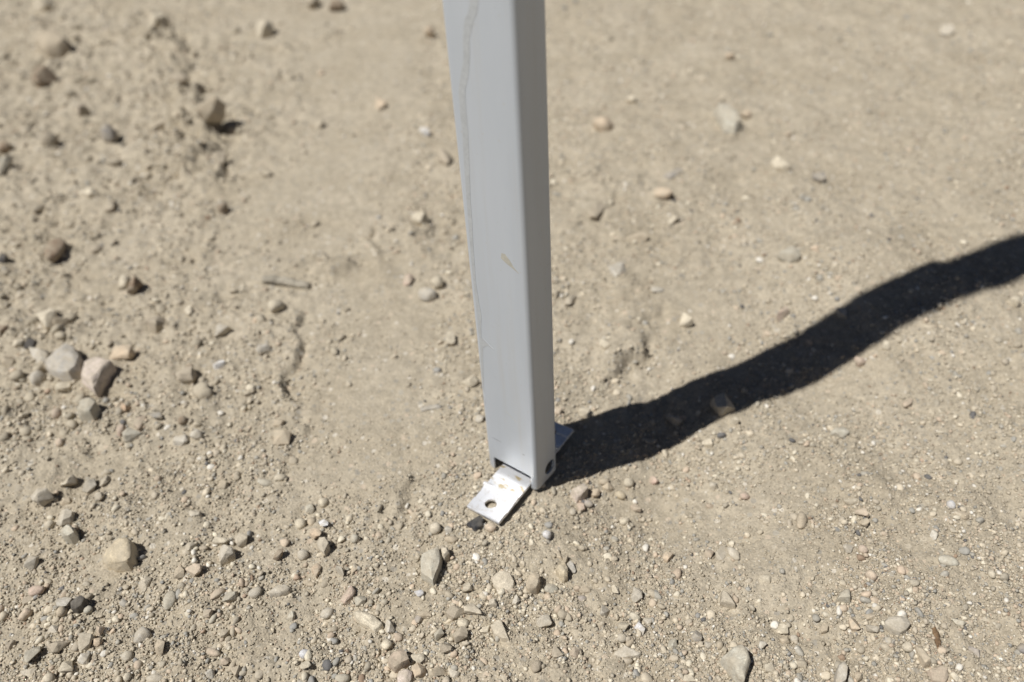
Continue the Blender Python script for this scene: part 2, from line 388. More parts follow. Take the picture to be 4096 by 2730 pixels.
def aluminium_material(painted):
    """mill-finish aluminium; with a worn white coat and rusty drips when painted"""
    m, nt, b = new_mat('white_coated_plate' if painted else 'bare_aluminium', 0.42, 0.5)
    tc = nt.nodes.new('ShaderNodeTexCoord'); t = tc.outputs['Object']
    mp = nt.nodes.new('ShaderNodeMapping'); mp.inputs['Scale'].default_value = (0.06, 1, 1)
    nt.links.new(t, mp.inputs[0])
    n = node(nt, 'ShaderNodeTexNoise', Scale=900.0, Detail=4.0, Roughness=0.6)
    nt.links.new(mp.outputs[0], n.inputs['Vector'])
    if not painted:
        b.inputs['Metallic'].default_value = 0.38
        b.inputs['Roughness'].default_value = 0.3
        r = ramp(nt, [(0.3, (0.83, 0.84, 0.865)), (0.7, (0.88, 0.89, 0.915))])
        nt.links.new(n.outputs['Fac'], r.inputs[0])
        ns = node(nt, 'ShaderNodeTexNoise', Scale=210.0, Detail=6.0, Roughness=0.7); nt.links.new(t, ns.inputs['Vector'])
        rs_ = ramp(nt, [(0.48, (0, 0, 0)), (0.72, (0.7, 0.7, 0.7))]); nt.links.new(ns.outputs['Fac'], rs_.inputs[0])
        mxs = nt.nodes.new('ShaderNodeMix'); mxs.data_type = 'RGBA'; mxs.inputs[7].default_value = (0.56, 0.52, 0.45, 1)
        nt.links.new(rs_.outputs[0], mxs.inputs[0]); nt.links.new(r.outputs[0], mxs.inputs[6])
        nt.links.new(mxs.outputs[2], b.inputs['Base Color'])
    else:
        b.inputs['Metallic'].default_value = 0.5
        b.inputs['Roughness'].default_value = 0.25
        n2 = node(nt, 'ShaderNodeTexNoise', Scale=150.0, Detail=3.0, Roughness=0.55)
        mp2 = nt.nodes.new('ShaderNodeMapping'); mp2.inputs['Scale'].default_value = (1.5, 0.8, 1); mp2.inputs['Location'].default_value = (0.013, 0.021, 0)
        nt.links.new(t, mp2.inputs[0]); nt.links.new(mp2.outputs[0], n2.inputs['Vector'])
        r = ramp(nt, [(0.57, (0.86, 0.87, 0.89)), (0.64, (0.64, 0.55, 0.38)), (0.74, (0.55, 0.42, 0.21))])
        nt.links.new(n2.outputs['Fac'], r.inputs[0]); nt.links.new(r.outputs[0], b.inputs['Base Color'])
    bp = node(nt, 'ShaderNodeBump', Strength=0.05, Distance=0.0002)
    nt.links.new(n.outputs['Fac'], bp.inputs['Height']); nt.links.new(bp.outputs[0], b.inputs['Normal'])
    return m

def plain_material(name, base, rough=0.9, scale=300.0, var=0.12):
    m, nt, b = new_mat(name, rough, 0.25)
    tc = nt.nodes.new('ShaderNodeTexCoord')
    nt.links.new(speckle_colour(nt, tc.outputs['Object'], base, var, scale), b.inputs['Base Color'])
    return m

PALETTE = {'tan': (0.499, 0.418, 0.307), 'cream': (0.696, 0.621, 0.482), 'white': (0.8, 0.8, 0.8), 'grey': (0.534, 0.487, 0.403), 'greytan': (0.582, 0.517, 0.408), 'greygreen': (0.51, 0.479, 0.392), 'palegreen': (0.548, 0.517, 0.428), 'palegrey': (0.582, 0.544, 0.469), 'pink': (0.592, 0.46, 0.37), 'pinktan': (0.545, 0.442, 0.338), 'peach': (0.65, 0.514, 0.37), 'salmon': (0.58, 0.43, 0.351), 'orange': (0.522, 0.37, 0.251), 'rust': (0.36, 0.227, 0.157), 'brown': (0.21, 0.144, 0.095), 'greybrown': (0.42, 0.359, 0.275), 'dark': (0.085, 0.082, 0.082), 'black': (0.035, 0.036, 0.042), 'charcoal': (0.12, 0.111, 0.1), 'bluegrey': (0.458, 0.434, 0.391), 'bluewhite': (0.661, 0.657, 0.664), 'purplegrey': (0.428, 0.385, 0.354), 'slate': (0.295, 0.276, 0.255), 'ochre': (0.65, 0.55, 0.388), 'palepink': (0.65, 0.556, 0.482)}
M_STONE = {k: stone_material(k, v) for k, v in PALETTE.items()}
M_DIRT = dirt_material()
M_GRAIN = grain_material()
M_PAINT = paint_material()
M_ALU = aluminium_material(False)
M_COAT = aluminium_material(True)
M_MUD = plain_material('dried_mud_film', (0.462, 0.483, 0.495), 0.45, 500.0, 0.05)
M_MUD2 = plain_material('dried_mud_spot', (0.46, 0.445, 0.385), 0.85, 500.0, 0.06)
M_SCRATCH = plain_material('dark_scratch', (0.20, 0.20, 0.21), 0.6, 500.0, 0.05)
M_WOOD = plain_material('dry_wood', (0.36, 0.325, 0.26), 0.9, 700.0, 0.25)
M_BARK = plain_material('brown_wood', (0.20, 0.13, 0.075), 0.9, 700.0, 0.25)

# ------------------------------------------------------------------ ground: one sheet to the horizon, fine where it is seen
def build_ground():
    y0, y1 = 0.10, 2.75
    NY = 580
    t = np.linspace(0, 1, NY)
    ys = y0 + (y1 - y0) * (0.42 * t + 0.58 * t ** 2.2)
    back = -np.geomspace(0.004, 60, 34)[::-1] + y0
    front = np.geomspace(0.006, 60, 34) + y1
    ys = np.concatenate([back, ys, front])
    NX = 490
    u = np.linspace(-1, 1, NX)
    yc = np.clip(ys, y0, y1)
    hw = 0.33 + 0.60 * (yc - y0)                      # half width of the finely meshed strip
    out = np.geomspace(0.006, 60, 34)
    X = np.concatenate([-(hw[:, None] + out[::-1][None]), hw[:, None] * u[None], hw[:, None] + out[None]], axis=1)
    Y = np.repeat(ys[:, None], X.shape[1], 1)
    Z = terrain(X, Y)
    V = np.stack([X.ravel(), Y.ravel(), Z.ravel()], 1)
    r, c = X.shape
    i = np.arange(r * c).reshape(r, c)
    F = np.stack([i[:-1, :-1], i[:-1, 1:], i[1:, 1:], i[1:, :-1]], -1).reshape(-1, 4)
    o = np_mesh('ground', V, F, M_DIRT)
    o.data.polygons.foreach_set('use_smooth', np.ones(len(o.data.polygons), bool))
    o['kind'] = 'structure'
    return o
build_ground()

# ------------------------------------------------------------------ the post: square tube on a foot plate
POST = (0.01319, 0.44572, 2.4644, 0.05386, 0.03221)        # front corner x, y, azimuth of the wide face, wide side, narrow side
PX, PY, PAZ, PA, PB = POST

def rounded_rect(x0, x1, y0, y1, r, n=8):
    pts = []
    for (cx, cy, a0) in ((x1 - r, y1 - r, 0), (x0 + r, y1 - r, 90), (x0 + r, y0 + r, 180), (x1 - r, y0 + r, 270)):
        for k in range(n + 1):
            a = math.radians(a0 + 90 * k / n)
            pts.append((cx + r * math.cos(a), cy + r * math.sin(a)))
    return pts

def prism(pts, z0, z1):
    n = len(pts)
    v = [(x, y, z0) for x, y in pts] + [(x, y, z1) for x, y in pts]
    f = [list(range(n))[::-1], list(range(n, 2 * n))] + [[i, (i + 1) % n, n + (i + 1) % n, n + i] for i in range(n)]
    return v, f

def temp_obj(v, f):
    me = bpy.data.meshes.new('cutter'); me.from_pydata(v, [], f); me.update()
    o = bpy.data.objects.new('cutter', me); col.objects.link(o)
    bm = bmesh.new(); bm.from_mesh(me); bmesh.ops.recalc_face_normals(bm, faces=bm.faces); bm.to_mesh(me); bm.free()
    return o

def carve(o, cutters):
    for c in cutters:
        md = o.modifiers.new('cut', 'BOOLEAN'); md.object = c; md.operation = 'DIFFERENCE'; md.solver = 'EXACT'
    bpy.context.view_layer.update()
    dg = bpy.context.evaluated_depsgraph_get()
    me = bpy.data.meshes.new_from_object(o.evaluated_get(dg))
    o.modifiers.clear(); o.data = me
    for c in cutters: bpy.data.objects.remove(c)

def cylinder_pts(cx, cz, r, n=40):
    return [(cx + r * math.cos(2 * math.pi * k / n), cz + r * math.sin(2 * math.pi * k / n)) for k in range(n)]

post = bpy.data.objects.new('canopy_leg', None)
col.objects.link(post)
post.location = (PX, PY, 0)
# local axes: +X along the wide face to the left, +Y into the depth, +Z up
post.matrix_world = Matrix.Translation((PX, PY, 0)) @ Matrix.Rotation(PAZ, 4, 'Z')
tag(post, 'upright white coated metal leg standing on a small foot plate in the dirt', 'post')

def build_tube():
    # local frame is left-handed seen from above if Y pointed into the depth, so depth runs along -Y
    top = 2.1
    v, f = prism(rounded_rect(0, PA, -PB, 0, 0.0042), -0.001, top)
    o = temp_obj(v, f)
    o.name = 'tube'
    wt = 0.0018
    cut = [temp_obj(*prism(rounded_rect(wt, PA - wt, -PB + wt, -wt, 0.0026), -0.05, top - 0.004))]
    # openings for the plate in both wide faces, lower edge cut square with small radii
    nx = rounded_rect(0.0062, PA - 0.0073, -0.03, 0.0145, 0.0016, 4)
    n = len(nx)
    for ya, yb in ((-0.0035, 0.01), (-PB - 0.01, -PB + 0.0035)):
        vv = [(x, ya, z) for x, z in nx] + [(x, yb, z) for x, z in nx]
        ff = [list(range(n)), list(range(n, 2 * n))[::-1]] + [[i, n + i, n + (i + 1) % n, (i + 1) % n] for i in range(n)]
        cut.append(temp_obj(vv, ff))
    # round hole through the narrow faces
    cp = cylinder_pts(-PB * 0.63, 0.0118, 0.0073)
    n = len(cp)
    vv = [(-0.01, y, z) for y, z in cp] + [(0.006, y, z) for y, z in cp]
    ff = [list(range(n))[::-1], list(range(n, 2 * n))] + [[i, (i + 1) % n, n + (i + 1) % n, n + i] for i in range(n)]
    cut.append(temp_obj(vv, ff))
    carve(o, cut)
    me = o.data
    me.materials.clear(); me.materials.append(M_PAINT)
    bm = bmesh.new(); bm.from_mesh(me)
    for e in bm.edges:
        e.smooth = len(e.link_faces) == 2 and e.calc_face_angle(3) < math.radians(32)
    for fc in bm.faces: fc.smooth = True
    bm.to_mesh(me); bm.free()
    o.parent = post
    return o
tube = build_tube()

def film(name, left, right, mat_, y=0.00012, parent=None):
    """thin film on the wide face, also round its far corner: two outlines of (u, z) millimetres joined by quads"""
    r = 0.0042
    def surf(u):
        u = min(u, PA - 0.0004)
        d = u - (PA - r)
        return u, (0.0 if d <= 0 else math.sqrt(max(r * r - d * d, 0)) - r)
    K = 7
    V = []
    for (a, b_) in zip(left, right):
        for k in range(K):
            t = (k - 1) / (K - 3)
            t = min(max(t, 0), 1)
            u, yy = surf((a[0] * (1 - t) + b_[0] * t) / 1000)
            z = (a[1] * (1 - t) + b_[1] * t) / 1000
            V.append((u, yy + (0.00001 if k in (0, K - 1) else y), z))
    F = []
    for i in range(len(left) - 1):
        for k in range(K - 1):
            F.append([K * i + k, K * i + k + 1, K * i + K + k + 1, K * i + K + k])
    return mesh_obj(name, V, F, mat_, parent)
film('mud_streak', [(30.3, 411.4), (30.73, 407.9), (31.67, 404.3), (32.91, 400.7), (35.81, 397.2), (36.76, 393.6), (37.58, 390.1), (38.42, 386.5), (38.81, 383.0), (38.99, 379.4), (39.24, 375.8), (39.9, 372.3), (40.91, 368.7), (42.09, 365.2), (43.22, 361.6), (44.24, 358.1), (45.27, 354.5), (45.95, 350.9), (46.0, 347.4), (46.09, 343.8), (46.17, 340.3), (46.21, 336.7), (46.18, 333.2), (46.1, 329.6), (46.06, 326.0), (46.13, 322.5), (46.3, 318.9), (46.61, 315.4), (46.71, 311.8), (46.93, 308.3), (47.09, 304.7), (47.31, 301.1), (47.36, 297.6), (47.58, 294.0), (47.71, 290.5), (47.86, 286.9), (47.91, 283.4), (48.06, 279.8), (48.13, 276.2), (48.31, 272.7), (48.46, 269.1), (48.55, 265.6), (48.64, 262.0), (48.83, 258.4), (48.8, 254.9), (48.8, 251.3), (48.94, 247.8), (48.96, 244.2), (49.0, 240.7), (49.11, 237.1), (49.2, 233.5), (49.28, 230.0), (49.34, 226.4), (49.45, 222.9), (49.53, 219.3), (49.49, 215.8), (49.47, 212.2), (49.57, 208.6), (49.6, 205.1), (49.52, 201.5), (49.42, 198.0), (49.35, 194.4), (49.23, 190.9), (49.08, 187.3), (49.09, 183.7), (49.23, 180.2), (49.2, 176.6), (49.29, 173.1), (49.4, 169.5), (49.43, 166.0), (49.4, 162.4), (49.54, 158.8), (49.29, 155.3), (49.23, 151.7), (49.25, 148.2), (49.25, 144.6), (49.21, 141.1), (49.62, 137.5), (49.95, 133.9), (50.26, 130.4), (50.56, 126.8), (50.69, 123.3), (50.95, 119.7), (51.16, 116.2), (51.26, 112.6), (51.24, 109.0), (51.17, 105.5), (50.97, 101.9), (50.75, 98.4), (50.69, 94.8)], [(24.24, 411.4), (24.8, 407.9), (25.65, 404.3), (27.01, 400.7), (29.31, 397.2), (30.87, 393.6), (32.15, 390.1), (33.4, 386.5), (33.74, 383.0), (34.15, 379.4), (34.48, 375.8), (35.12, 372.3), (35.86, 368.7), (36.43, 365.2), (37.37, 361.6), (38.81, 358.1), (40.23, 354.5), (40.78, 350.9), (40.98, 347.4), (41.15, 343.8), (41.28, 340.3), (41.22, 336.7), (41.21, 333.2), (41.25, 329.6), (41.24, 326.0), (41.42, 322.5), (41.71, 318.9), (41.86, 315.4), (42.2, 311.8), (42.39, 308.3), (42.63, 304.7), (42.81, 301.1), (43.16, 297.6), (43.35, 294.0), (43.62, 290.5), (43.88, 286.9), (44.23, 283.4), (44.48, 279.8), (44.69, 276.2), (44.74, 272.7), (44.82, 269.1), (44.95, 265.6), (45.09, 262.0), (45.12, 258.4), (45.39, 254.9), (45.62, 251.3), (45.71, 247.8), (45.92, 244.2), (46.1, 240.7), (46.22, 237.1), (46.36, 233.5), (46.46, 230.0), (46.55, 226.4), (46.59, 222.9), (46.65, 219.3), (46.84, 215.8), (47.0, 212.2), (47.05, 208.6), (47.07, 205.1), (46.87, 201.5), (46.68, 198.0), (46.47, 194.4), (46.3, 190.9), (46.07, 187.3), (45.7, 183.7), (45.2, 180.2), (44.98, 176.6), (45.3, 173.1), (45.65, 169.5), (46.08, 166.0), (46.58, 162.4), (46.65, 158.8), (47.0, 155.3), (47.08, 151.7), (46.77, 148.2), (46.53, 144.6), (46.62, 141.1), (46.9, 137.5), (47.26, 133.9), (47.61, 130.4), (47.76, 126.8), (48.06, 123.3), (48.22, 119.7), (48.44, 116.2), (48.76, 112.6), (48.98, 109.0), (49.16, 105.5), (49.45, 101.9), (49.76, 98.4), (49.93, 94.8)], M_MUD, parent=tube)
film('mud_spot', [(21.0, 241.37), (21.76, 236.71), (16.58, 233.64), (12.16, 231.82), (6.98, 229.18)], [(18.09, 241.63), (16.94, 240.46), (14.24, 237.87), (11.24, 233.38), (6.81, 229.32)], M_MUD2, parent=tube)
film('mud_run', [(46.53, 153.21), (47.21, 142.07), (41.98, 147.3), (38.26, 146.79), (35.07, 145.64)], [(45.94, 153.48), (44.2, 151.85), (41.27, 149.99), (37.97, 147.9), (34.86, 145.93)], M_MUD, y=0.00015, parent=tube)
film('scratch', [(29.01, 83.05), (23.19, 79.21), (17.4, 74.8)], [(28.92, 82.99), (23.22, 78.63), (17.3, 74.74)], M_MUD2, parent=tube)
film('scratch', [(46.03, 40.22), (40.96, 40.36), (35.96, 39.99)], [(45.93, 40.16), (41.0, 39.85), (35.86, 39.92)], M_SCRATCH, parent=tube)
film('scratch', [(14.17, 38.26), (12.62, 39.05), (11.13, 38.96)], [(14.07, 38.2), (12.67, 38.17), (11.03, 38.9)], M_SCRATCH, parent=tube)
film('scratch', [(49.97, 83.24), (49.96, 81.17), (50.01, 78.38)], [(49.87, 83.18), (50.02, 80.46), (49.91, 78.32)], M_SCRATCH, parent=tube)


# ---- foot plate: rolled strip, raised lips, stake tabs with holes
PL = (0.00196, 0.47065, 0.93627, 0.12338, 0.03316)         # centre x, y, azimuth, length, width
plate_z = 0.0012
inv = post.matrix_world.inverted()
def build_plate():
    L, Wd = PL[3] / 2, PL[4] / 2
    half = [(-L + 0.0000, 0.0000), (-L, 0.0026), (-L + 0.0008, 0.0034), (-L + 0.0112, 0.0036), (-L + 0.0121, 0.0024), (-L + 0.0205, 0.0024), (-L + 0.0242, 0.0036), (-L + 0.0262, 0.0038), (-L + 0.0290, 0.0038), (-L + 0.0294, 0.0026)]
    top = half[1:] + [(-x, z) for x, z in half[1:][::-1]]
    prof = [(-L + 0.0003, 0.0)] + top + [(L - 0.0003, 0.0)]
    n = len(prof)
    v = [(x, -Wd, z) for x, z in prof] + [(x, Wd, z) for x, z in prof]
    f = [list(range(n)), list(range(n, 2 * n))[::-1]] + [[i, n + i, n + (i + 1) % n, (i + 1) % n] for i in range(n)]
    o = temp_obj(v, f); o.name = 'foot_plate'
    cuts = []
    for s in (-1, 1):
        cuts.append(temp_obj(*prism(cylinder_pts(s * (L - 0.0128), 0.0006, 0.0052), -0.02, 0.02)))
    carve(o, cuts)
    me = o.data
    me.materials.clear(); me.materials.append(M_ALU); me.materials.append(M_COAT)
    for p in me.polygons:
        p.material_index = 1 if abs(p.center.x) < L - 0.0268 and p.normal.z > 0.5 else 0
    bm = bmesh.new(); bm.from_mesh(me)
    for e in bm.edges:
        e.smooth = len(e.link_faces) == 2 and e.calc_face_angle(3) < math.radians(25)
    for fc in bm.faces: fc.smooth = True
    bm.to_mesh(me); bm.free()
    o.parent = post
    mw = Matrix.Translation((PL[0], PL[1], plate_z)) @ Matrix.Rotation(PL[2], 4, 'Z') @ Matrix.Rotation(math.radians(-0.6), 4, 'Y')
    o.matrix_parent_inverse = Matrix.Identity(4)
    o.matrix_local = inv @ mw
    for s in (-1, 1):                                   # raised lips
        pts = [(-0.0019, 0.002), (-0.0016, 0.0056), (-0.0008, 0.0062), (0.0007, 0.0062), (0.0015, 0.0056), (0.0018, 0.002)]
        k = len(pts); x0 = s * (L - 0.0274)
        vv = [(x0 - s * -x, -Wd - 0.0012, z) for x, z in pts] + [(x0 - s * -x, Wd + 0.0012, z) for x, z in pts]
        ff = [list(range(k)), list(range(k, 2 * k))[::-1]] + [[i, k + i, k + (i + 1) % k, (i + 1) % k] for i in range(k)]
        t_ = temp_obj(vv, ff); t_.name = 'raised_lip'; t_.data.materials.append(M_ALU); t_.parent = o
    return o
plate = build_plate()

# ------------------------------------------------------------------ stones
def _ico(sub):
    bm = bmesh.new(); bmesh.ops.create_icosphere(bm, subdivisions=sub, radius=1.0)
    bm.verts.ensure_lookup_table()
    V = np.array([v.co[:] for v in bm.verts]); F = np.array([[v.index for v in f.verts] for f in bm.faces]); bm.free()
    V /= np.linalg.norm(V, axis=1)[:, None]
    return V, F
ICO = {k: _ico(k) for k in (1, 2, 3, 4)}

def rock_shape(V, rs, planes=11, soft=14.0, lo=0.62, noise=0.05, rounded=0.0):
    """unit rock: a sphere cut by soft planes; angular with few planes, pebble-like when rounded"""
    N = rs.normal(size=(planes, 3)); N /= np.linalg.norm(N, axis=1)[:, None]
    d = lo + (1.0 - lo) * rs.rand(planes)
    dots = V @ N.T
    rad = np.where(dots > 0.05, d[None] / np.maximum(dots, 0.05), 5.0)
    rad = np.concatenate([rad, np.ones((len(V), 1))], 1)
    w = np.exp(-soft * rad)
    r = (rad * w).sum(1) / w.sum(1)
    r = r * (1 - rounded) + rounded * (0.85 + 0.08 * perlin(V[:, 0] * 1.3 + rs.rand() * 50, V[:, 1] * 1.3 + V[:, 2], 2))
    o = rs.rand(3) * 60
    r = r * (1 + noise * perlin(V[:, 0] * 2.6 + o[0], V[:, 1] * 2.6 + 1.7 * V[:, 2] + o[1], 3)
               + 0.45 * noise * perlin(V[:, 0] * 7 + o[2], V[:, 1] * 7 + 5 * V[:, 2] + o[0], 5))
    return V * r[:, None]

def ground_z(x, y):
    return float(terrain(np.array([x]), np.array([y]))[0])

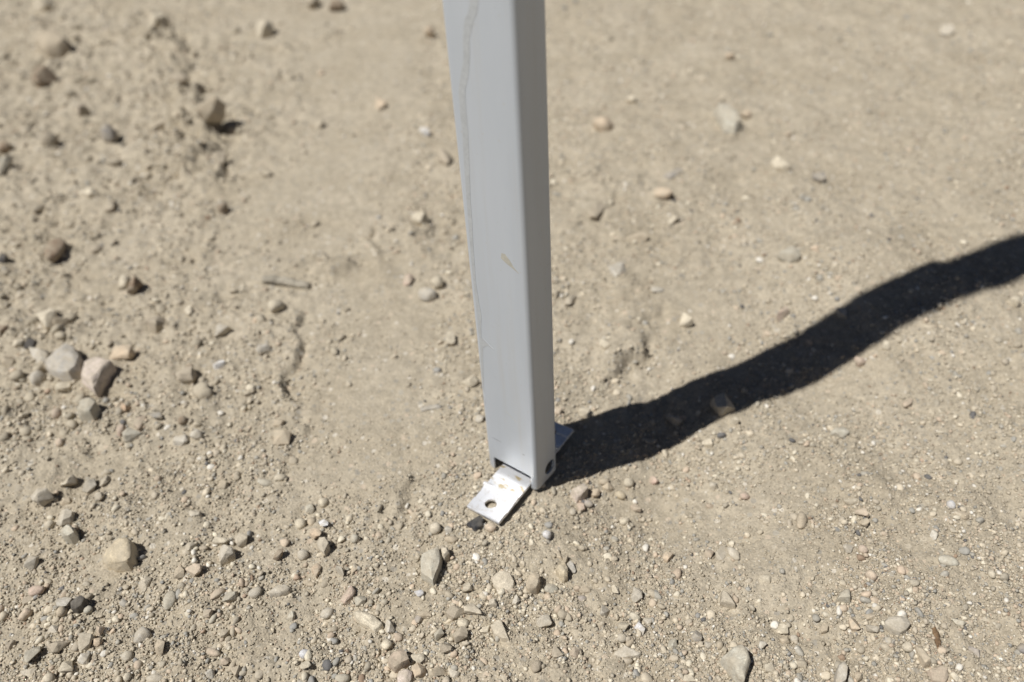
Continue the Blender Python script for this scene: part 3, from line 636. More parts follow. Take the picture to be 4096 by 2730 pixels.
# name, label, x, y, length, width, height (mm), azimuth (deg), colour, roundness, seed
STONES = [
('stone', 'large elongated rounded brown stone behind the big blue-grey stone', -0.5753, 0.8758, 50.7, 25.3, 18.6, 94, 'brown', 0.8, 1000),  # brown puts the shade of its half-dark pit into the colour
('stone', 'large tan stone behind the short grey stick', -0.4556, 1.2299, 46.8, 35.6, 35.8, 40, 'tan', 0.4, 1001),
('stone', 'large angular grey stone in front of the long shadow', 0.1985, 0.5413, 23.0, 18.7, 15.8, -49, 'grey', 0.2, 1002),
('stone', 'large cream stone behind the big blue-grey stone', -0.5328, 0.7376, 33.3, 21.4, 15.7, 100, 'cream', 0.4, 1003),
('stone', 'large elongated pale grey stone left of the big blue-grey stone', -0.5159, 0.678, 35.5, 16.3, 12.7, -53, 'palegrey', 0.4, 1004),
('stone', 'large angular pale green-grey stone left of the upper edge of the long shadow', 0.3289, 0.7615, 25.8, 24.7, 13.4, -7, 'palegreen', 0.2, 1005),
('stone', 'medium rounded pale grey stone behind the curved twig', -0.2952, 0.3296, 15.2, 13.8, 9.4, -4, 'palegrey', 0.8, 1006),
('stone', 'large angular grey-brown stone right of the blocky pale pinkish stone', -0.3396, 0.6229, 20.6, 20.6, 14.4, -6, 'greybrown', 0.2, 1007),
('stone', 'large rounded peach stone left of the lone pale stone in the background', 0.1621, 1.1409, 32.9, 32.9, 21.5, -9, 'peach', 0.8, 1008),
('stone', 'large grey-brown stone right of the blocky pale pinkish stone', -0.3988, 0.7209, 24.2, 21.4, 16.4, 39, 'greybrown', 0.3, 1009),
('stone', 'medium angular grey stone behind the lumpy pale green stone', -0.4271, 0.47, 16.7, 15.6, 12.7, 25, 'grey', 0.2, 1010),
('stone', 'medium grey-brown stone in front of the dark charcoal lump', -0.3545, 0.3244, 16.7, 10.7, 7.3, 44, 'greybrown', 0.4, 1011),
('stone', 'large elongated grey-brown stone left of the lone pale stone in the background', 0.1212, 0.8931, 39.6, 20.8, 10.2, 72, 'greybrown', 0.3, 1012),
('pebble', 'medium grey-green pebble in front of the dark charcoal lump', -0.3741, 0.3196, 14.6, 11.9, 8.8, 52, 'greygreen', 0.3, 1013),
('stone', 'large peach stone right of the blocky pale pinkish stone', -0.4238, 0.669, 26.7, 16.1, 13.3, 2, 'peach', 0.4, 1014),
('stone', 'nearest medium grey stone behind the lumpy pale green stone', -0.3982, 0.446, 18.0, 13.6, 8.7, 104, 'grey', 0.4, 1015),
('pebble', 'medium angular grey-tan pebble in front of the dark charcoal lump', -0.3362, 0.3259, 13.6, 13.1, 9.1, 7, 'greytan', 0.2, 1016),
('stone', 'large grey-green stone in front of the large tan stone at the upper left', -0.7499, 1.1199, 42.8, 24.4, 22.2, 88, 'greygreen', 0.4, 1017),
('stone', 'medium rounded grey-green stone right of the large tan stone with the brown face', -0.2819, 0.3581, 17.0, 10.0, 6.1, 88, 'greygreen', 0.8, 1018),
('stone', 'medium pinkish stone behind the long chalky cream stone', -0.1405, 0.3519, 17.0, 9.9, 6.7, 78, 'pink', 0.4, 1019),
('stone', 'large brown stone in front of the large tan stone at the upper left', -0.8361, 1.4827, 44.9, 37.4, 31.6, 86, 'brown', 0.3, 1020),  # solid lump in place of a pit, its darkness painted as brown
('stone', 'second nearest large cream stone right of the large tan stone at the upper left', -0.4599, 1.6635, 49.5, 36.7, 33.7, 98, 'cream', 0.4, 1021),
('stone', 'large elongated rounded grey-brown stone right of the short grey stick', -0.0809, 1.0693, 48.1, 18.3, 16.1, -79, 'greybrown', 0.8, 1022),
('pebble', 'medium grey-brown pebble left of the tilted grey slab', -0.0569, 0.3306, 15.0, 10.8, 8.3, 13, 'greybrown', 0.3, 1023),
('stone', 'medium rounded pale grey stone left of the big blue-grey stone', -0.5015, 0.637, 17.5, 17.5, 14.2, -6, 'palegrey', 0.8, 1024),
('pebble', 'medium angular grey-tan pebble behind the lumpy pale green stone', -0.4141, 0.4911, 14.6, 14.4, 11.2, 25, 'greytan', 0.2, 1025),
('stone', 'medium elongated rounded tan stone behind the greenish grey stone', 0.2291, 0.3958, 19.6, 9.3, 6.4, 65, 'tan', 0.8, 1026),
('stone', 'medium rounded pale green-grey stone behind the wood splinter', 0.327, 0.3479, 16.0, 9.8, 6.3, -11, 'palegreen', 0.8, 1027),
('stone', 'large brown stone behind the blocky pale pinkish stone', -0.4485, 0.789, 22.8, 21.0, 19.3, 51, 'brown', 0.3, 1028),  # dark only from shade, which the brown colour imitates
('stone', 'large angular pale grey stone left of the long shadow', 0.1292, 0.7594, 23.2, 20.2, 10.1, 25, 'palegrey', 0.2, 1029),
('stone', 'second nearest medium grey stone behind the lumpy pale green stone', -0.3906, 0.4841, 16.6, 11.5, 7.4, 72, 'grey', 0.4, 1030),
('pebble', 'medium grey-tan pebble left of the tilted grey slab', -0.0431, 0.3284, 14.5, 9.6, 7.3, -50, 'greytan', 0.4, 1031),
('stone', 'large cream stone behind the large tan stone at the upper left', -1.0179, 1.9351, 52.1, 36.9, 33.2, -12, 'cream', 0.3, 1032),
('stone', 'large rounded peach stone in front of the lone pale stone in the background', 0.2132, 0.9259, 30.0, 21.2, 11.9, -45, 'peach', 0.8, 1033),
('stone', 'large cream stone right of the lone pale stone in the background', 0.3862, 0.9776, 30.6, 22.1, 14.2, -49, 'cream', 0.4, 1034),
('stone', 'large rounded pale grey stone right of the short grey stick', -0.0937, 0.737, 23.5, 17.4, 13.0, -6, 'palegrey', 0.8, 1035),
('stone', 'medium angular pale green-grey stone right of the long shadow', 0.2988, 0.4986, 17.4, 12.8, 8.4, 8, 'palegreen', 0.2, 1036),
('stone', 'medium rounded grey stone behind the triangular grey-cream stone', 0.169, 0.3768, 16.3, 9.1, 6.0, -77, 'grey', 0.8, 1037),
('pebble', 'small angular grey-brown pebble left of the tilted grey slab', -0.053, 0.3113, 11.6, 11.6, 9.6, -4, 'greybrown', 0.2, 1038),
('stone', 'medium rounded cream stone in front of the short grey stick', -0.2665, 0.7294, 19.6, 19.4, 14.9, -6, 'cream', 0.8, 1039),
('pebble', 'medium angular grey-green pebble in front of the grey wedge-shaped stone', -0.2332, 0.3551, 12.8, 10.0, 8.2, 54, 'greygreen', 0.2, 1040),
('stone', 'medium pale green-grey stone right of the round greenish grey stone', -0.3711, 0.5412, 16.9, 13.6, 10.6, -5, 'palegreen', 0.4, 1041),
('stone', 'large tan stone left of the big blue-grey stone', -0.5484, 0.6709, 24.1, 14.3, 9.8, 108, 'tan', 0.3, 1042),
('stone', 'nearest large cream stone right of the large tan stone at the upper left', -0.6939, 1.7421, 40.4, 33.3, 34.2, 21, 'cream', 0.3, 1043),
('stone', 'medium angular tan stone behind the squarish brown-grey stone', -0.2226, 0.5246, 16.5, 13.3, 11.1, -5, 'tan', 0.2, 1044),
('stone', 'medium angular grey stone left of the long shadow', 0.153, 0.5357, 16.3, 13.5, 9.8, -5, 'grey', 0.2, 1045),
('pebble', 'small angular pale grey pebble left of the dark charcoal lump', -0.3645, 0.3599, 11.8, 11.8, 8.9, 14, 'palegrey', 0.2, 1046),
('pebble', 'medium angular pink-tan pebble left of the grey wedge-shaped stone', -0.2685, 0.381, 14.8, 10.2, 8.2, 1, 'pinktan', 0.2, 1047),
('stone', 'large rounded slate-blue stone in front of the large tan stone at the upper left', -0.6174, 1.2078, 33.6, 26.0, 26.2, 109, 'slate', 0.8, 1048),
('pebble', 'medium grey pebble left of the lumpy pale green stone', -0.4091, 0.402, 13.5, 10.5, 7.5, 96, 'grey', 0.3, 1049),
('pebble', 'small angular cream pebble in front of the dark charcoal lump', -0.3448, 0.3077, 10.8, 10.5, 7.0, 20, 'cream', 0.2, 1050),
('pebble', 'medium angular grey pebble behind the triangular grey-cream stone', 0.1598, 0.3777, 14.3, 9.7, 6.9, 60, 'grey', 0.2, 1051),
('stone', 'large grey-brown stone behind the short grey stick', -0.4228, 1.1026, 27.4, 24.1, 25.0, -8, 'greybrown', 0.4, 1052),  # lump put where shadowed hollows lie along the crust edge
('pebble', 'medium grey pebble behind the low half-moon stone', 0.0837, 0.3407, 13.8, 8.7, 6.6, 72, 'grey', 0.4, 1053),
('pebble', 'small angular tan pebble behind the curved twig', -0.2764, 0.3168, 10.7, 10.7, 8.8, -4, 'tan', 0.2, 1054),
('pebble', 'medium rounded pinkish pebble left of the dark charcoal lump', -0.3954, 0.3766, 13.8, 9.5, 6.3, 8, 'pink', 0.8, 1055),
('stone', 'medium angular pale grey stone right of the round greenish grey stone', -0.3216, 0.532, 16.6, 11.7, 9.6, -5, 'palegrey', 0.2, 1056),
('stone', 'medium angular cream stone left of the foot of the leg', -0.044, 0.5841, 17.9, 12.6, 9.3, 23, 'cream', 0.2, 1057),
('stone', 'large angular tan stone in front of the lone pale stone in the background', 0.165, 0.8308, 25.2, 17.0, 9.2, 26, 'tan', 0.2, 1058),
('pebble', 'medium rounded pink-tan pebble in front of the grey wedge-shaped stone', -0.2443, 0.3598, 13.9, 8.7, 6.2, 48, 'pinktan', 0.8, 1059),
('pebble', 'small peach pebble right of the pale pink stone at the bottom edge', -0.082, 0.286, 10.0, 10.0, 7.1, 29, 'peach', 0.4, 1060),
('pebble', 'small grey-brown pebble right of the tilted grey slab', 0.0184, 0.2946, 10.5, 9.2, 6.5, 76, 'greybrown', 0.4, 1061),
('pebble', 'medium grey-tan pebble in front of the large tan stone with the brown face', -0.3075, 0.3747, 12.4, 9.1, 6.0, 78, 'greytan', 0.4, 1062),
('stone', 'medium angular pale grey stone left of the short grey stick', -0.3199, 0.6981, 16.9, 16.6, 14.2, -6, 'palegrey', 0.2, 1063),
('stone', 'large rounded grey-brown stone in front of the large tan stone at the upper left', -0.7143, 1.206, 26.7, 25.7, 23.9, -8, 'greybrown', 0.8, 1064),
('stone', 'large elongated angular cream stone in front of the large tan stone at the upper left', -0.5872, 1.0271, 31.4, 17.1, 16.0, -7, 'cream', 0.2, 1065),
('stone', 'large angular cream stone right of the short grey stick', -0.1091, 0.8973, 21.1, 20.8, 16.1, -7, 'cream', 0.2, 1066),
('stone', 'medium angular cream stone behind the long shadow', 0.1905, 0.6702, 16.0, 16.0, 11.3, -6, 'cream', 0.2, 1067),
('pebble', 'medium elongated rounded grey pebble left of the curved twig', -0.2736, 0.293, 14.5, 6.9, 5.2, -4, 'grey', 0.8, 1068),
('pebble', 'medium rounded grey-green pebble right of the lumpy tan clod', 0.0169, 0.3504, 13.2, 8.6, 6.6, -4, 'greygreen', 0.8, 1069),
('pebble', 'small rounded grey pebble left of the long flat grey stone', -0.2149, 0.3592, 11.8, 9.3, 6.3, 27, 'grey', 0.8, 1070),
('pebble', 'small blue-grey pebble in front of the triangular grey-cream stone', 0.1229, 0.3039, 9.1, 9.1, 6.9, -39, 'bluegrey', 0.4, 1071),
('pebble', 'small rounded grey-tan pebble behind the tall pointed stone', -0.0742, 0.4121, 11.8, 10.6, 7.5, 8, 'greytan', 0.8, 1072),
('pebble', 'small rounded grey-brown pebble right of the tilted grey slab', 0.0023, 0.2844, 10.3, 8.1, 6.1, 77, 'greybrown', 0.8, 1073),
('pebble', 'medium rounded pink-tan pebble left of the dark charcoal lump', -0.397, 0.3568, 12.2, 8.1, 6.7, 46, 'pinktan', 0.8, 1074),
('pebble', 'small rounded pale green-grey pebble left of the pinkish brown stone', -0.1373, 0.2843, 11.2, 7.9, 5.4, -4, 'palegreen', 0.8, 1075),
('pebble', 'medium angular peach pebble in front of the squarish brown-grey stone', -0.17, 0.3774, 13.3, 7.9, 5.1, 90, 'peach', 0.2, 1076),
('pebble', 'small grey pebble in front of the lumpy tan clod', 0.0096, 0.3213, 11.7, 8.3, 6.6, 7, 'grey', 0.3, 1077),
('stone', 'medium angular tan stone behind the big blue-grey stone', -0.5136, 0.7325, 15.8, 15.8, 13.7, -6, 'tan', 0.2, 1078),
('stone', 'large brown stone behind the short grey stick', -0.3287, 1.794, 31.7, 31.7, 26.4, -12, 'brown', 0.3, 1079),
('stone', 'large grey stone right of the lone pale stone in the background', 0.8223, 1.4279, 25.2, 25.2, 16.2, -11, 'grey', 0.3, 1080),
('pebble', 'small pink-tan pebble in front of the dark charcoal lump', -0.3289, 0.3343, 9.2, 9.2, 7.7, 20, 'pinktan', 0.4, 1081),
('pebble', 'small grey-tan pebble right of the grey wedge-shaped stone', -0.2379, 0.4128, 10.3, 10.3, 8.1, 21, 'greytan', 0.3, 1082),
('stone', 'medium cream stone left of the foot of the leg', -0.0657, 0.6536, 19.3, 12.3, 10.1, 84, 'cream', 0.4, 1083),
('stone', 'medium pinkish stone right of the long shadow', 0.2961, 0.6681, 15.8, 14.0, 10.9, -6, 'pink', 0.3, 1084),
('pebble', 'small rounded pale grey pebble left of the long chalky cream stone', -0.1558, 0.3388, 10.6, 9.1, 7.0, 25, 'palegrey', 0.8, 1085),
('pebble', 'small peach pebble behind the squarish brown-grey stone', -0.1758, 0.4131, 11.9, 10.0, 6.8, -5, 'peach', 0.4, 1086),
('pebble', 'small angular cream pebble right of the pinkish brown stone', -0.0831, 0.2939, 10.2, 8.6, 6.6, 7, 'cream', 0.2, 1087),
('pebble', 'small angular pink-tan pebble behind the greenish grey stone', 0.2802, 0.4006, 11.5, 9.8, 6.4, -5, 'pinktan', 0.2, 1088),
('pebble', 'small peach pebble in front of the greenish grey stone', 0.2366, 0.3009, 10.4, 7.7, 5.7, -92, 'peach', 0.4, 1089),
('stone', 'medium pink-tan stone right of the round greenish grey stone', -0.3671, 0.5569, 16.8, 9.3, 6.6, 84, 'pinktan', 0.3, 1090),
('pebble', 'medium grey pebble in front of the dark charcoal lump', -0.373, 0.3063, 12.2, 7.0, 4.1, 7, 'grey', 0.3, 1091),
('stone', 'medium elongated grey stone behind the lumpy pale green stone', -0.3794, 0.4898, 16.2, 7.7, 5.4, 84, 'grey', 0.4, 1092),
('pebble', 'small grey-brown pebble right of the pinkish brown stone', -0.0629, 0.3006, 9.3, 9.2, 7.4, -4, 'greybrown', 0.3, 1093),
('pebble', 'small angular bluish white pebble behind the low half-moon stone', 0.0811, 0.3128, 9.8, 8.8, 6.2, -44, 'bluewhite', 0.2, 1094),
('stone', 'large elongated grey-brown stone behind the large tan stone at the upper left', -0.9764, 1.8133, 53.2, 19.7, 17.8, -11, 'greybrown', 0.3, 1095),
('pebble', 'small angular pale grey pebble right of the long chalky cream stone', -0.107, 0.3223, 11.3, 7.4, 6.0, -60, 'palegrey', 0.2, 1096),
('pebble', 'medium rounded pale green-grey pebble behind the grey wedge-shaped stone', -0.2299, 0.4736, 14.9, 8.5, 6.2, -11, 'palegreen', 0.8, 1097),
('stone', 'medium elongated angular cream stone behind the grey wedge-shaped stone', -0.255, 0.4119, 15.2, 7.3, 5.3, -10, 'cream', 0.2, 1098),
('pebble', 'small rounded cream pebble behind the pinkish brown stone', -0.1077, 0.3086, 8.9, 8.9, 7.4, -4, 'cream', 0.8, 1099),
('pebble', 'small pale green-grey pebble right of the low half-moon stone', 0.1028, 0.2988, 8.6, 8.6, 6.5, -38, 'palegreen', 0.3, 1100),
('pebble', 'small rounded pink-tan pebble right of the greenish grey stone', 0.2626, 0.3383, 9.1, 9.1, 7.2, -4, 'pinktan', 0.8, 1101),
('pebble', 'small rounded grey pebble left of the squarish brown-grey stone', -0.1828, 0.3924, 10.5, 9.7, 7.5, -4, 'grey', 0.8, 1102),
('pebble', 'small rounded cream pebble left of the tilted grey slab', -0.0508, 0.3216, 9.6, 8.9, 5.9, -4, 'cream', 0.8, 1103),
('pebble', 'medium cream pebble in front of the big blue-grey stone', -0.4683, 0.6228, 13.8, 13.2, 10.7, -6, 'cream', 0.4, 1104),
('pebble', 'medium pale grey pebble in front of the short grey stick', -0.2666, 0.6585, 14.3, 13.8, 11.7, -6, 'palegrey', 0.4, 1105),
('stone', 'medium rounded cream stone right of the short grey stick', -0.0825, 0.7574, 16.0, 15.6, 12.2, -6, 'cream', 0.8, 1106),
('pebble', 'small angular tan pebble left of the grey wedge-shaped stone', -0.2791, 0.3808, 11.3, 8.0, 5.7, 88, 'tan', 0.2, 1107),
('pebble', 'small brown pebble behind the long flat grey stone', -0.2013, 0.391, 10.7, 9.0, 6.5, 34, 'brown', 0.3, 1108),
('stone', 'large elongated rounded grey-brown stone right of the large tan stone at the upper left', -0.5667, 1.4229, 36.9, 18.3, 16.6, -10, 'greybrown', 0.8, 1109),
('pebble', 'medium rounded tan pebble behind the tall pointed stone', -0.0606, 0.3988, 12.8, 7.8, 5.7, -5, 'tan', 0.8, 1110),
('pebble', 'small tan pebble right of the pale pink stone at the bottom edge', -0.0665, 0.2832, 10.1, 7.3, 5.8, 7, 'tan', 0.4, 1111),
('stone', 'large elongated rounded cream stone behind the blocky pale pinkish stone', -0.4674, 0.8093, 23.3, 12.7, 11.0, 103, 'cream', 0.8, 1112),
('pebble', 'medium rounded pale grey pebble right of the round greenish grey stone', -0.3063, 0.536, 13.7, 10.1, 8.5, -5, 'palegrey', 0.8, 1113),
('stone', 'large elongated peach stone behind the short grey stick', -0.1906, 1.2744, 32.7, 17.8, 13.7, 90, 'peach', 0.4, 1114),
('stone', 'large grey-tan stone behind the foot of the leg', 0.0685, 0.7138, 20.1, 11.3, 7.6, 57, 'greytan', 0.4, 1115),
('pebble', 'small angular pale grey pebble in front of the dark charcoal lump', -0.3338, 0.3137, 8.5, 8.5, 6.7, -4, 'palegrey', 0.2, 1116),
('pebble', 'small grey-green pebble right of the pinkish brown stone', -0.0682, 0.3125, 8.4, 8.4, 6.6, -4, 'greygreen', 0.3, 1117),
('pebble', 'small rounded slate-blue pebble right of the wood splinter', 0.3465, 0.2743, 7.9, 7.9, 5.7, -4, 'slate', 0.8, 1118),
('pebble', 'small rounded cream pebble left of the lumpy pale green stone', -0.4096, 0.4393, 9.7, 9.7, 7.6, 41, 'cream', 0.8, 1119),
('pebble', 'small rounded grey pebble left of the curved twig', -0.3002, 0.3121, 9.0, 8.8, 7.2, -4, 'grey', 0.8, 1120),
('pebble', 'small grey-green pebble behind the long chalky cream stone', -0.1297, 0.3453, 9.3, 9.2, 6.8, -4, 'greygreen', 0.3, 1121),
('pebble', 'small peach pebble left of the triangular grey-cream stone', 0.1158, 0.3783, 10.1, 8.9, 5.8, -4, 'peach', 0.3, 1122),
('pebble', 'small grey pebble left of the large flat grey stone', 0.2478, 0.295, 9.6, 7.5, 5.0, -4, 'grey', 0.4, 1123),
('stone', 'large elongated slate-blue stone in front of the lone pale stone in the background', 0.2375, 0.9792, 28.7, 13.8, 6.7, 40, 'slate', 0.3, 1124),
('stone', 'medium elongated rounded pale grey stone behind the long shadow', 0.169, 0.7237, 19.7, 10.7, 4.9, 17, 'palegrey', 0.8, 1125),
('pebble', 'small rounded cream pebble in front of the dark charcoal lump', -0.3538, 0.3001, 8.4, 8.4, 5.9, -4, 'cream', 0.8, 1126),
('pebble', 'small grey pebble in front of the squarish brown-grey stone', -0.1496, 0.3733, 9.1, 9.1, 7.7, -4, 'grey', 0.4, 1127),
('pebble', 'nearest small rounded cream pebble behind the squarish brown-grey stone', -0.1914, 0.4283, 9.7, 9.7, 7.9, -5, 'cream', 0.8, 1128),
('pebble', 'small rounded pink-tan pebble right of the jagged black stone', -0.0281, 0.4093, 11.8, 7.9, 6.1, -5, 'pinktan', 0.8, 1129),
('pebble', 'small rounded tan pebble behind the low half-moon stone', 0.0724, 0.3022, 10.7, 6.2, 3.6, 63, 'tan', 0.8, 1130),
('pebble', 'nearest small rounded cream pebble right of the rounded pink stone', 0.0973, 0.4636, 10.5, 9.8, 7.4, -5, 'cream', 0.8, 1131),
('pebble', 'small angular cream pebble right of the large pale jagged stone', 0.1859, 0.3048, 8.7, 8.1, 5.8, -4, 'cream', 0.2, 1132),
('stone', 'large elongated grey-brown stone right of the large tan stone at the upper left', -0.5489, 1.2448, 37.1, 14.8, 12.2, 70, 'greybrown', 0.3, 1133),  # thin shadow on the ground, modelled as a solid lump
('pebble', 'small angular cream pebble left of the round greenish grey stone', -0.4943, 0.5823, 11.4, 11.4, 9.1, -5, 'cream', 0.2, 1134),
('pebble', 'small pinkish pebble right of the round greenish grey stone', -0.3858, 0.5508, 10.9, 10.9, 8.5, -5, 'pink', 0.4, 1135),
('stone', 'large cream stone left of the lone pale stone in the background', 0.2154, 1.4966, 23.4, 23.4, 12.4, -11, 'cream', 0.4, 1136),
('pebble', 'small angular pinkish pebble in front of the upper edge of the long shadow', 0.3527, 0.592, 11.1, 11.1, 9.4, -6, 'pink', 0.2, 1137),
('pebble', 'medium angular grey pebble left of the upper edge of the long shadow', 0.3561, 0.6574, 12.1, 12.1, 8.8, -6, 'grey', 0.2, 1138),
('pebble', 'medium blue-grey pebble right of the round greenish grey stone', -0.3516, 0.5617, 12.7, 10.4, 7.8, -5, 'bluegrey', 0.4, 1139),
('stone', 'large rounded brown stone in front of the large tan stone at the upper left', -0.7936, 1.2116, 23.7, 19.2, 17.1, -8, 'brown', 0.8, 1140),
('stone', 'medium cream stone in front of the lone pale stone in the background', 0.2138, 0.8636, 17.8, 15.1, 8.3, -7, 'cream', 0.3, 1141),
('stone', 'medium slate-blue stone right of the lone pale stone in the background', 0.4245, 0.9366, 18.8, 16.1, 9.7, -8, 'slate', 0.4, 1142),
('stone', 'medium cream stone behind the foot of the leg', 0.0973, 0.6333, 15.1, 11.5, 8.0, -59, 'cream', 0.4, 1143),
('pebble', 'medium cream pebble right of the foot of the leg', 0.0656, 0.5416, 12.0, 10.2, 8.2, -5, 'cream', 0.3, 1144),
('pebble', 'medium cream pebble right of the upper edge of the long shadow', 0.5392, 0.6558, 13.8, 11.8, 9.8, -6, 'cream', 0.3, 1145),
('pebble', 'small angular tan pebble behind the grey wedge-shaped stone', -0.2682, 0.4739, 9.8, 9.8, 7.3, 23, 'tan', 0.2, 1146),
('pebble', 'small pink-tan pebble right of the curved twig', -0.2253, 0.3026, 7.9, 7.9, 6.3, 32, 'pinktan', 0.3, 1147),
('pebble', 'second nearest small rounded cream pebble behind the squarish brown-grey stone', -0.1746, 0.4501, 9.9, 9.7, 8.1, -5, 'cream', 0.8, 1148),
('pebble', 'small pale grey pebble behind the low half-moon stone', 0.0574, 0.3294, 8.5, 8.4, 6.9, -4, 'palegrey', 0.3, 1149),
('pebble', 'small tan pebble right of the rounded pink stone', 0.0774, 0.4594, 10.7, 9.1, 6.0, -42, 'tan', 0.4, 1150),
('pebble', 'small cream pebble right of the triangular grey-cream stone', 0.1845, 0.346, 9.0, 8.0, 5.8, -29, 'cream', 0.3, 1151),
('pebble', 'small rounded cream pebble left of the long tan slab', 0.2647, 0.2786, 8.2, 7.3, 5.8, -16, 'cream', 0.8, 1152),
('pebble', 'small elongated rounded pink-tan pebble right of the curved twig', -0.2359, 0.3106, 11.9, 5.9, 3.8, -14, 'pinktan', 0.8, 1153),
('pebble', 'small elongated angular cream pebble right of the pale ochre stone', 0.0676, 0.3476, 11.2, 6.0, 4.4, -65, 'cream', 0.2, 1154),
('pebble', 'medium elongated cream pebble behind the greenish grey stone', 0.276, 0.413, 13.3, 6.6, 4.1, 7, 'cream', 0.4, 1155),
('pebble', 'small elongated grey-green pebble right of the wood splinter', 0.3113, 0.2975, 10.6, 5.8, 3.7, -30, 'greygreen', 0.3, 1156),
('stone', 'large angular grey-brown stone behind the big blue-grey stone', -0.5402, 0.9868, 22.8, 13.8, 11.7, 58, 'greybrown', 0.2, 1157),
('pebble', 'small rounded pale ochre pebble right of the rounded pink stone', 0.0876, 0.4515, 11.0, 8.3, 5.6, -30, 'ochre', 0.8, 1158),
('pebble', 'small blue-grey pebble right of the pale ochre stone', 0.0348, 0.3675, 10.6, 6.7, 4.4, -69, 'bluegrey', 0.3, 1159),
('pebble', 'small rounded tan pebble left of the dark charcoal lump', -0.3638, 0.3518, 8.4, 8.4, 6.7, -4, 'tan', 0.8, 1160),
('pebble', 'small angular grey-brown pebble left of the long flat grey stone', -0.2311, 0.3262, 7.7, 7.7, 6.0, 19, 'greybrown', 0.2, 1161),
('pebble', 'small rounded grey pebble behind the low half-moon stone', 0.0668, 0.3044, 7.7, 7.7, 5.5, -4, 'grey', 0.8, 1162),
('pebble', 'small pink-tan pebble left of the low half-moon stone', 0.0303, 0.2933, 7.7, 7.7, 6.4, -4, 'pinktan', 0.3, 1163),
('pebble', 'small rounded bluish white pebble in front of the long flat grey stone', -0.1664, 0.3031, 8.2, 7.5, 5.9, 7, 'bluewhite', 0.8, 1164),
('pebble', 'small angular grey-green pebble behind the squarish brown-grey stone', -0.1861, 0.4448, 10.8, 8.0, 5.6, 91, 'greygreen', 0.2, 1165),
('pebble', 'small cream pebble behind the low half-moon stone', 0.069, 0.3131, 8.9, 7.1, 5.8, -4, 'cream', 0.3, 1166),
('pebble', 'small cream pebble right of the large pale jagged stone', 0.1662, 0.2727, 8.4, 6.7, 4.6, -4, 'cream', 0.4, 1167),
('pebble', 'medium dark pebble left of the big blue-grey stone', -0.5333, 0.6941, 13.2, 12.4, 9.4, -6, 'dark', 0.4, 1168),
('pebble', 'medium angular orange pebble right of the round greenish grey stone', -0.3912, 0.5835, 12.3, 9.6, 6.8, 85, 'orange', 0.2, 1169),
('pebble', 'small rounded pinkish pebble left of the round greenish grey stone', -0.4612, 0.583, 11.4, 10.7, 9.0, -5, 'pink', 0.8, 1170),
('pebble', 'medium brown pebble left of the big blue-grey stone', -0.5738, 0.7199, 13.7, 12.8, 9.8, -6, 'brown', 0.4, 1171),
('stone', 'large grey-brown stone right of the large tan stone at the upper left', -0.3846, 1.8214, 33.6, 26.3, 21.1, 76, 'greybrown', 0.4, 1172),
('stone', 'medium rounded peach stone right of the lone pale stone in the background', 0.3833, 1.1486, 19.0, 18.5, 11.5, -9, 'peach', 0.8, 1173),
('stone', 'large rounded cream stone left of the lone pale stone in the background', 0.2184, 1.2287, 20.1, 19.4, 11.6, -9, 'cream', 0.8, 1174),
('stone', 'medium pinkish stone right of the short grey stick', -0.1175, 0.7691, 17.3, 12.1, 9.5, 81, 'pink', 0.4, 1175),
('pebble', 'small angular tan pebble behind the squarish brown-grey stone', -0.2305, 0.5471, 10.8, 10.2, 6.9, -5, 'tan', 0.2, 1176),
('pebble', 'second nearest small cream pebble in front of the long shadow', 0.178, 0.5036, 9.9, 9.6, 7.5, -5, 'cream', 0.4, 1177),
('pebble', 'medium angular grey pebble behind the grey wedge-shaped stone', -0.2846, 0.4422, 12.4, 6.8, 5.1, -5, 'grey', 0.2, 1178),
('pebble', 'small angular cream pebble left of the long chalky cream stone', -0.1639, 0.2933, 9.1, 6.3, 4.8, 7, 'cream', 0.2, 1179),
('pebble', 'medium elongated angular tan pebble behind the pale ochre stone', 0.0255, 0.3826, 13.3, 5.1, 3.4, -73, 'tan', 0.2, 1180),
('pebble', 'small tan pebble right of the pale ochre stone', 0.0443, 0.3479, 9.8, 6.7, 4.7, -21, 'tan', 0.3, 1181),
('pebble', 'small grey-tan pebble left of the grey wedge-shaped stone', -0.2778, 0.4048, 8.3, 8.3, 5.7, -5, 'greytan', 0.3, 1182),
('pebble', 'small rounded bluish white pebble behind the pale ochre stone', 0.0182, 0.3997, 8.1, 8.1, 6.8, -5, 'bluewhite', 0.8, 1183),
('pebble', 'small tan pebble right of the curved twig', -0.2147, 0.294, 7.3, 7.3, 5.5, 31, 'tan', 0.3, 1184),
('pebble', 'small rounded pale green-grey pebble right of the squarish brown-grey stone', -0.1412, 0.4054, 8.9, 8.6, 6.8, -5, 'palegreen', 0.8, 1185),
('pebble', 'small cream pebble left of the broad flat sunken stone', -0.0473, 0.3516, 8.3, 8.0, 5.9, -4, 'cream', 0.3, 1186),
('pebble', 'small grey pebble behind the low half-moon stone', 0.0893, 0.3214, 8.3, 6.9, 5.0, 41, 'grey', 0.3, 1187),
('pebble', 'small angular pink-tan pebble behind the triangular grey-cream stone', 0.1502, 0.3802, 9.3, 7.4, 5.9, 61, 'pinktan', 0.2, 1188),
('stone', 'medium rounded grey-brown stone behind the big blue-grey stone', -0.5275, 0.8854, 17.6, 12.8, 9.9, 35, 'greybrown', 0.8, 1189),
('stone', 'medium elongated pink-tan stone in front of the upper edge of the long shadow', 0.3764, 0.5305, 16.6, 6.7, 4.2, 28, 'pinktan', 0.3, 1190),
('pebble', 'small angular grey pebble right of the pale pink stone at the bottom edge', -0.0572, 0.2824, 8.2, 6.8, 4.6, -34, 'grey', 0.2, 1191),
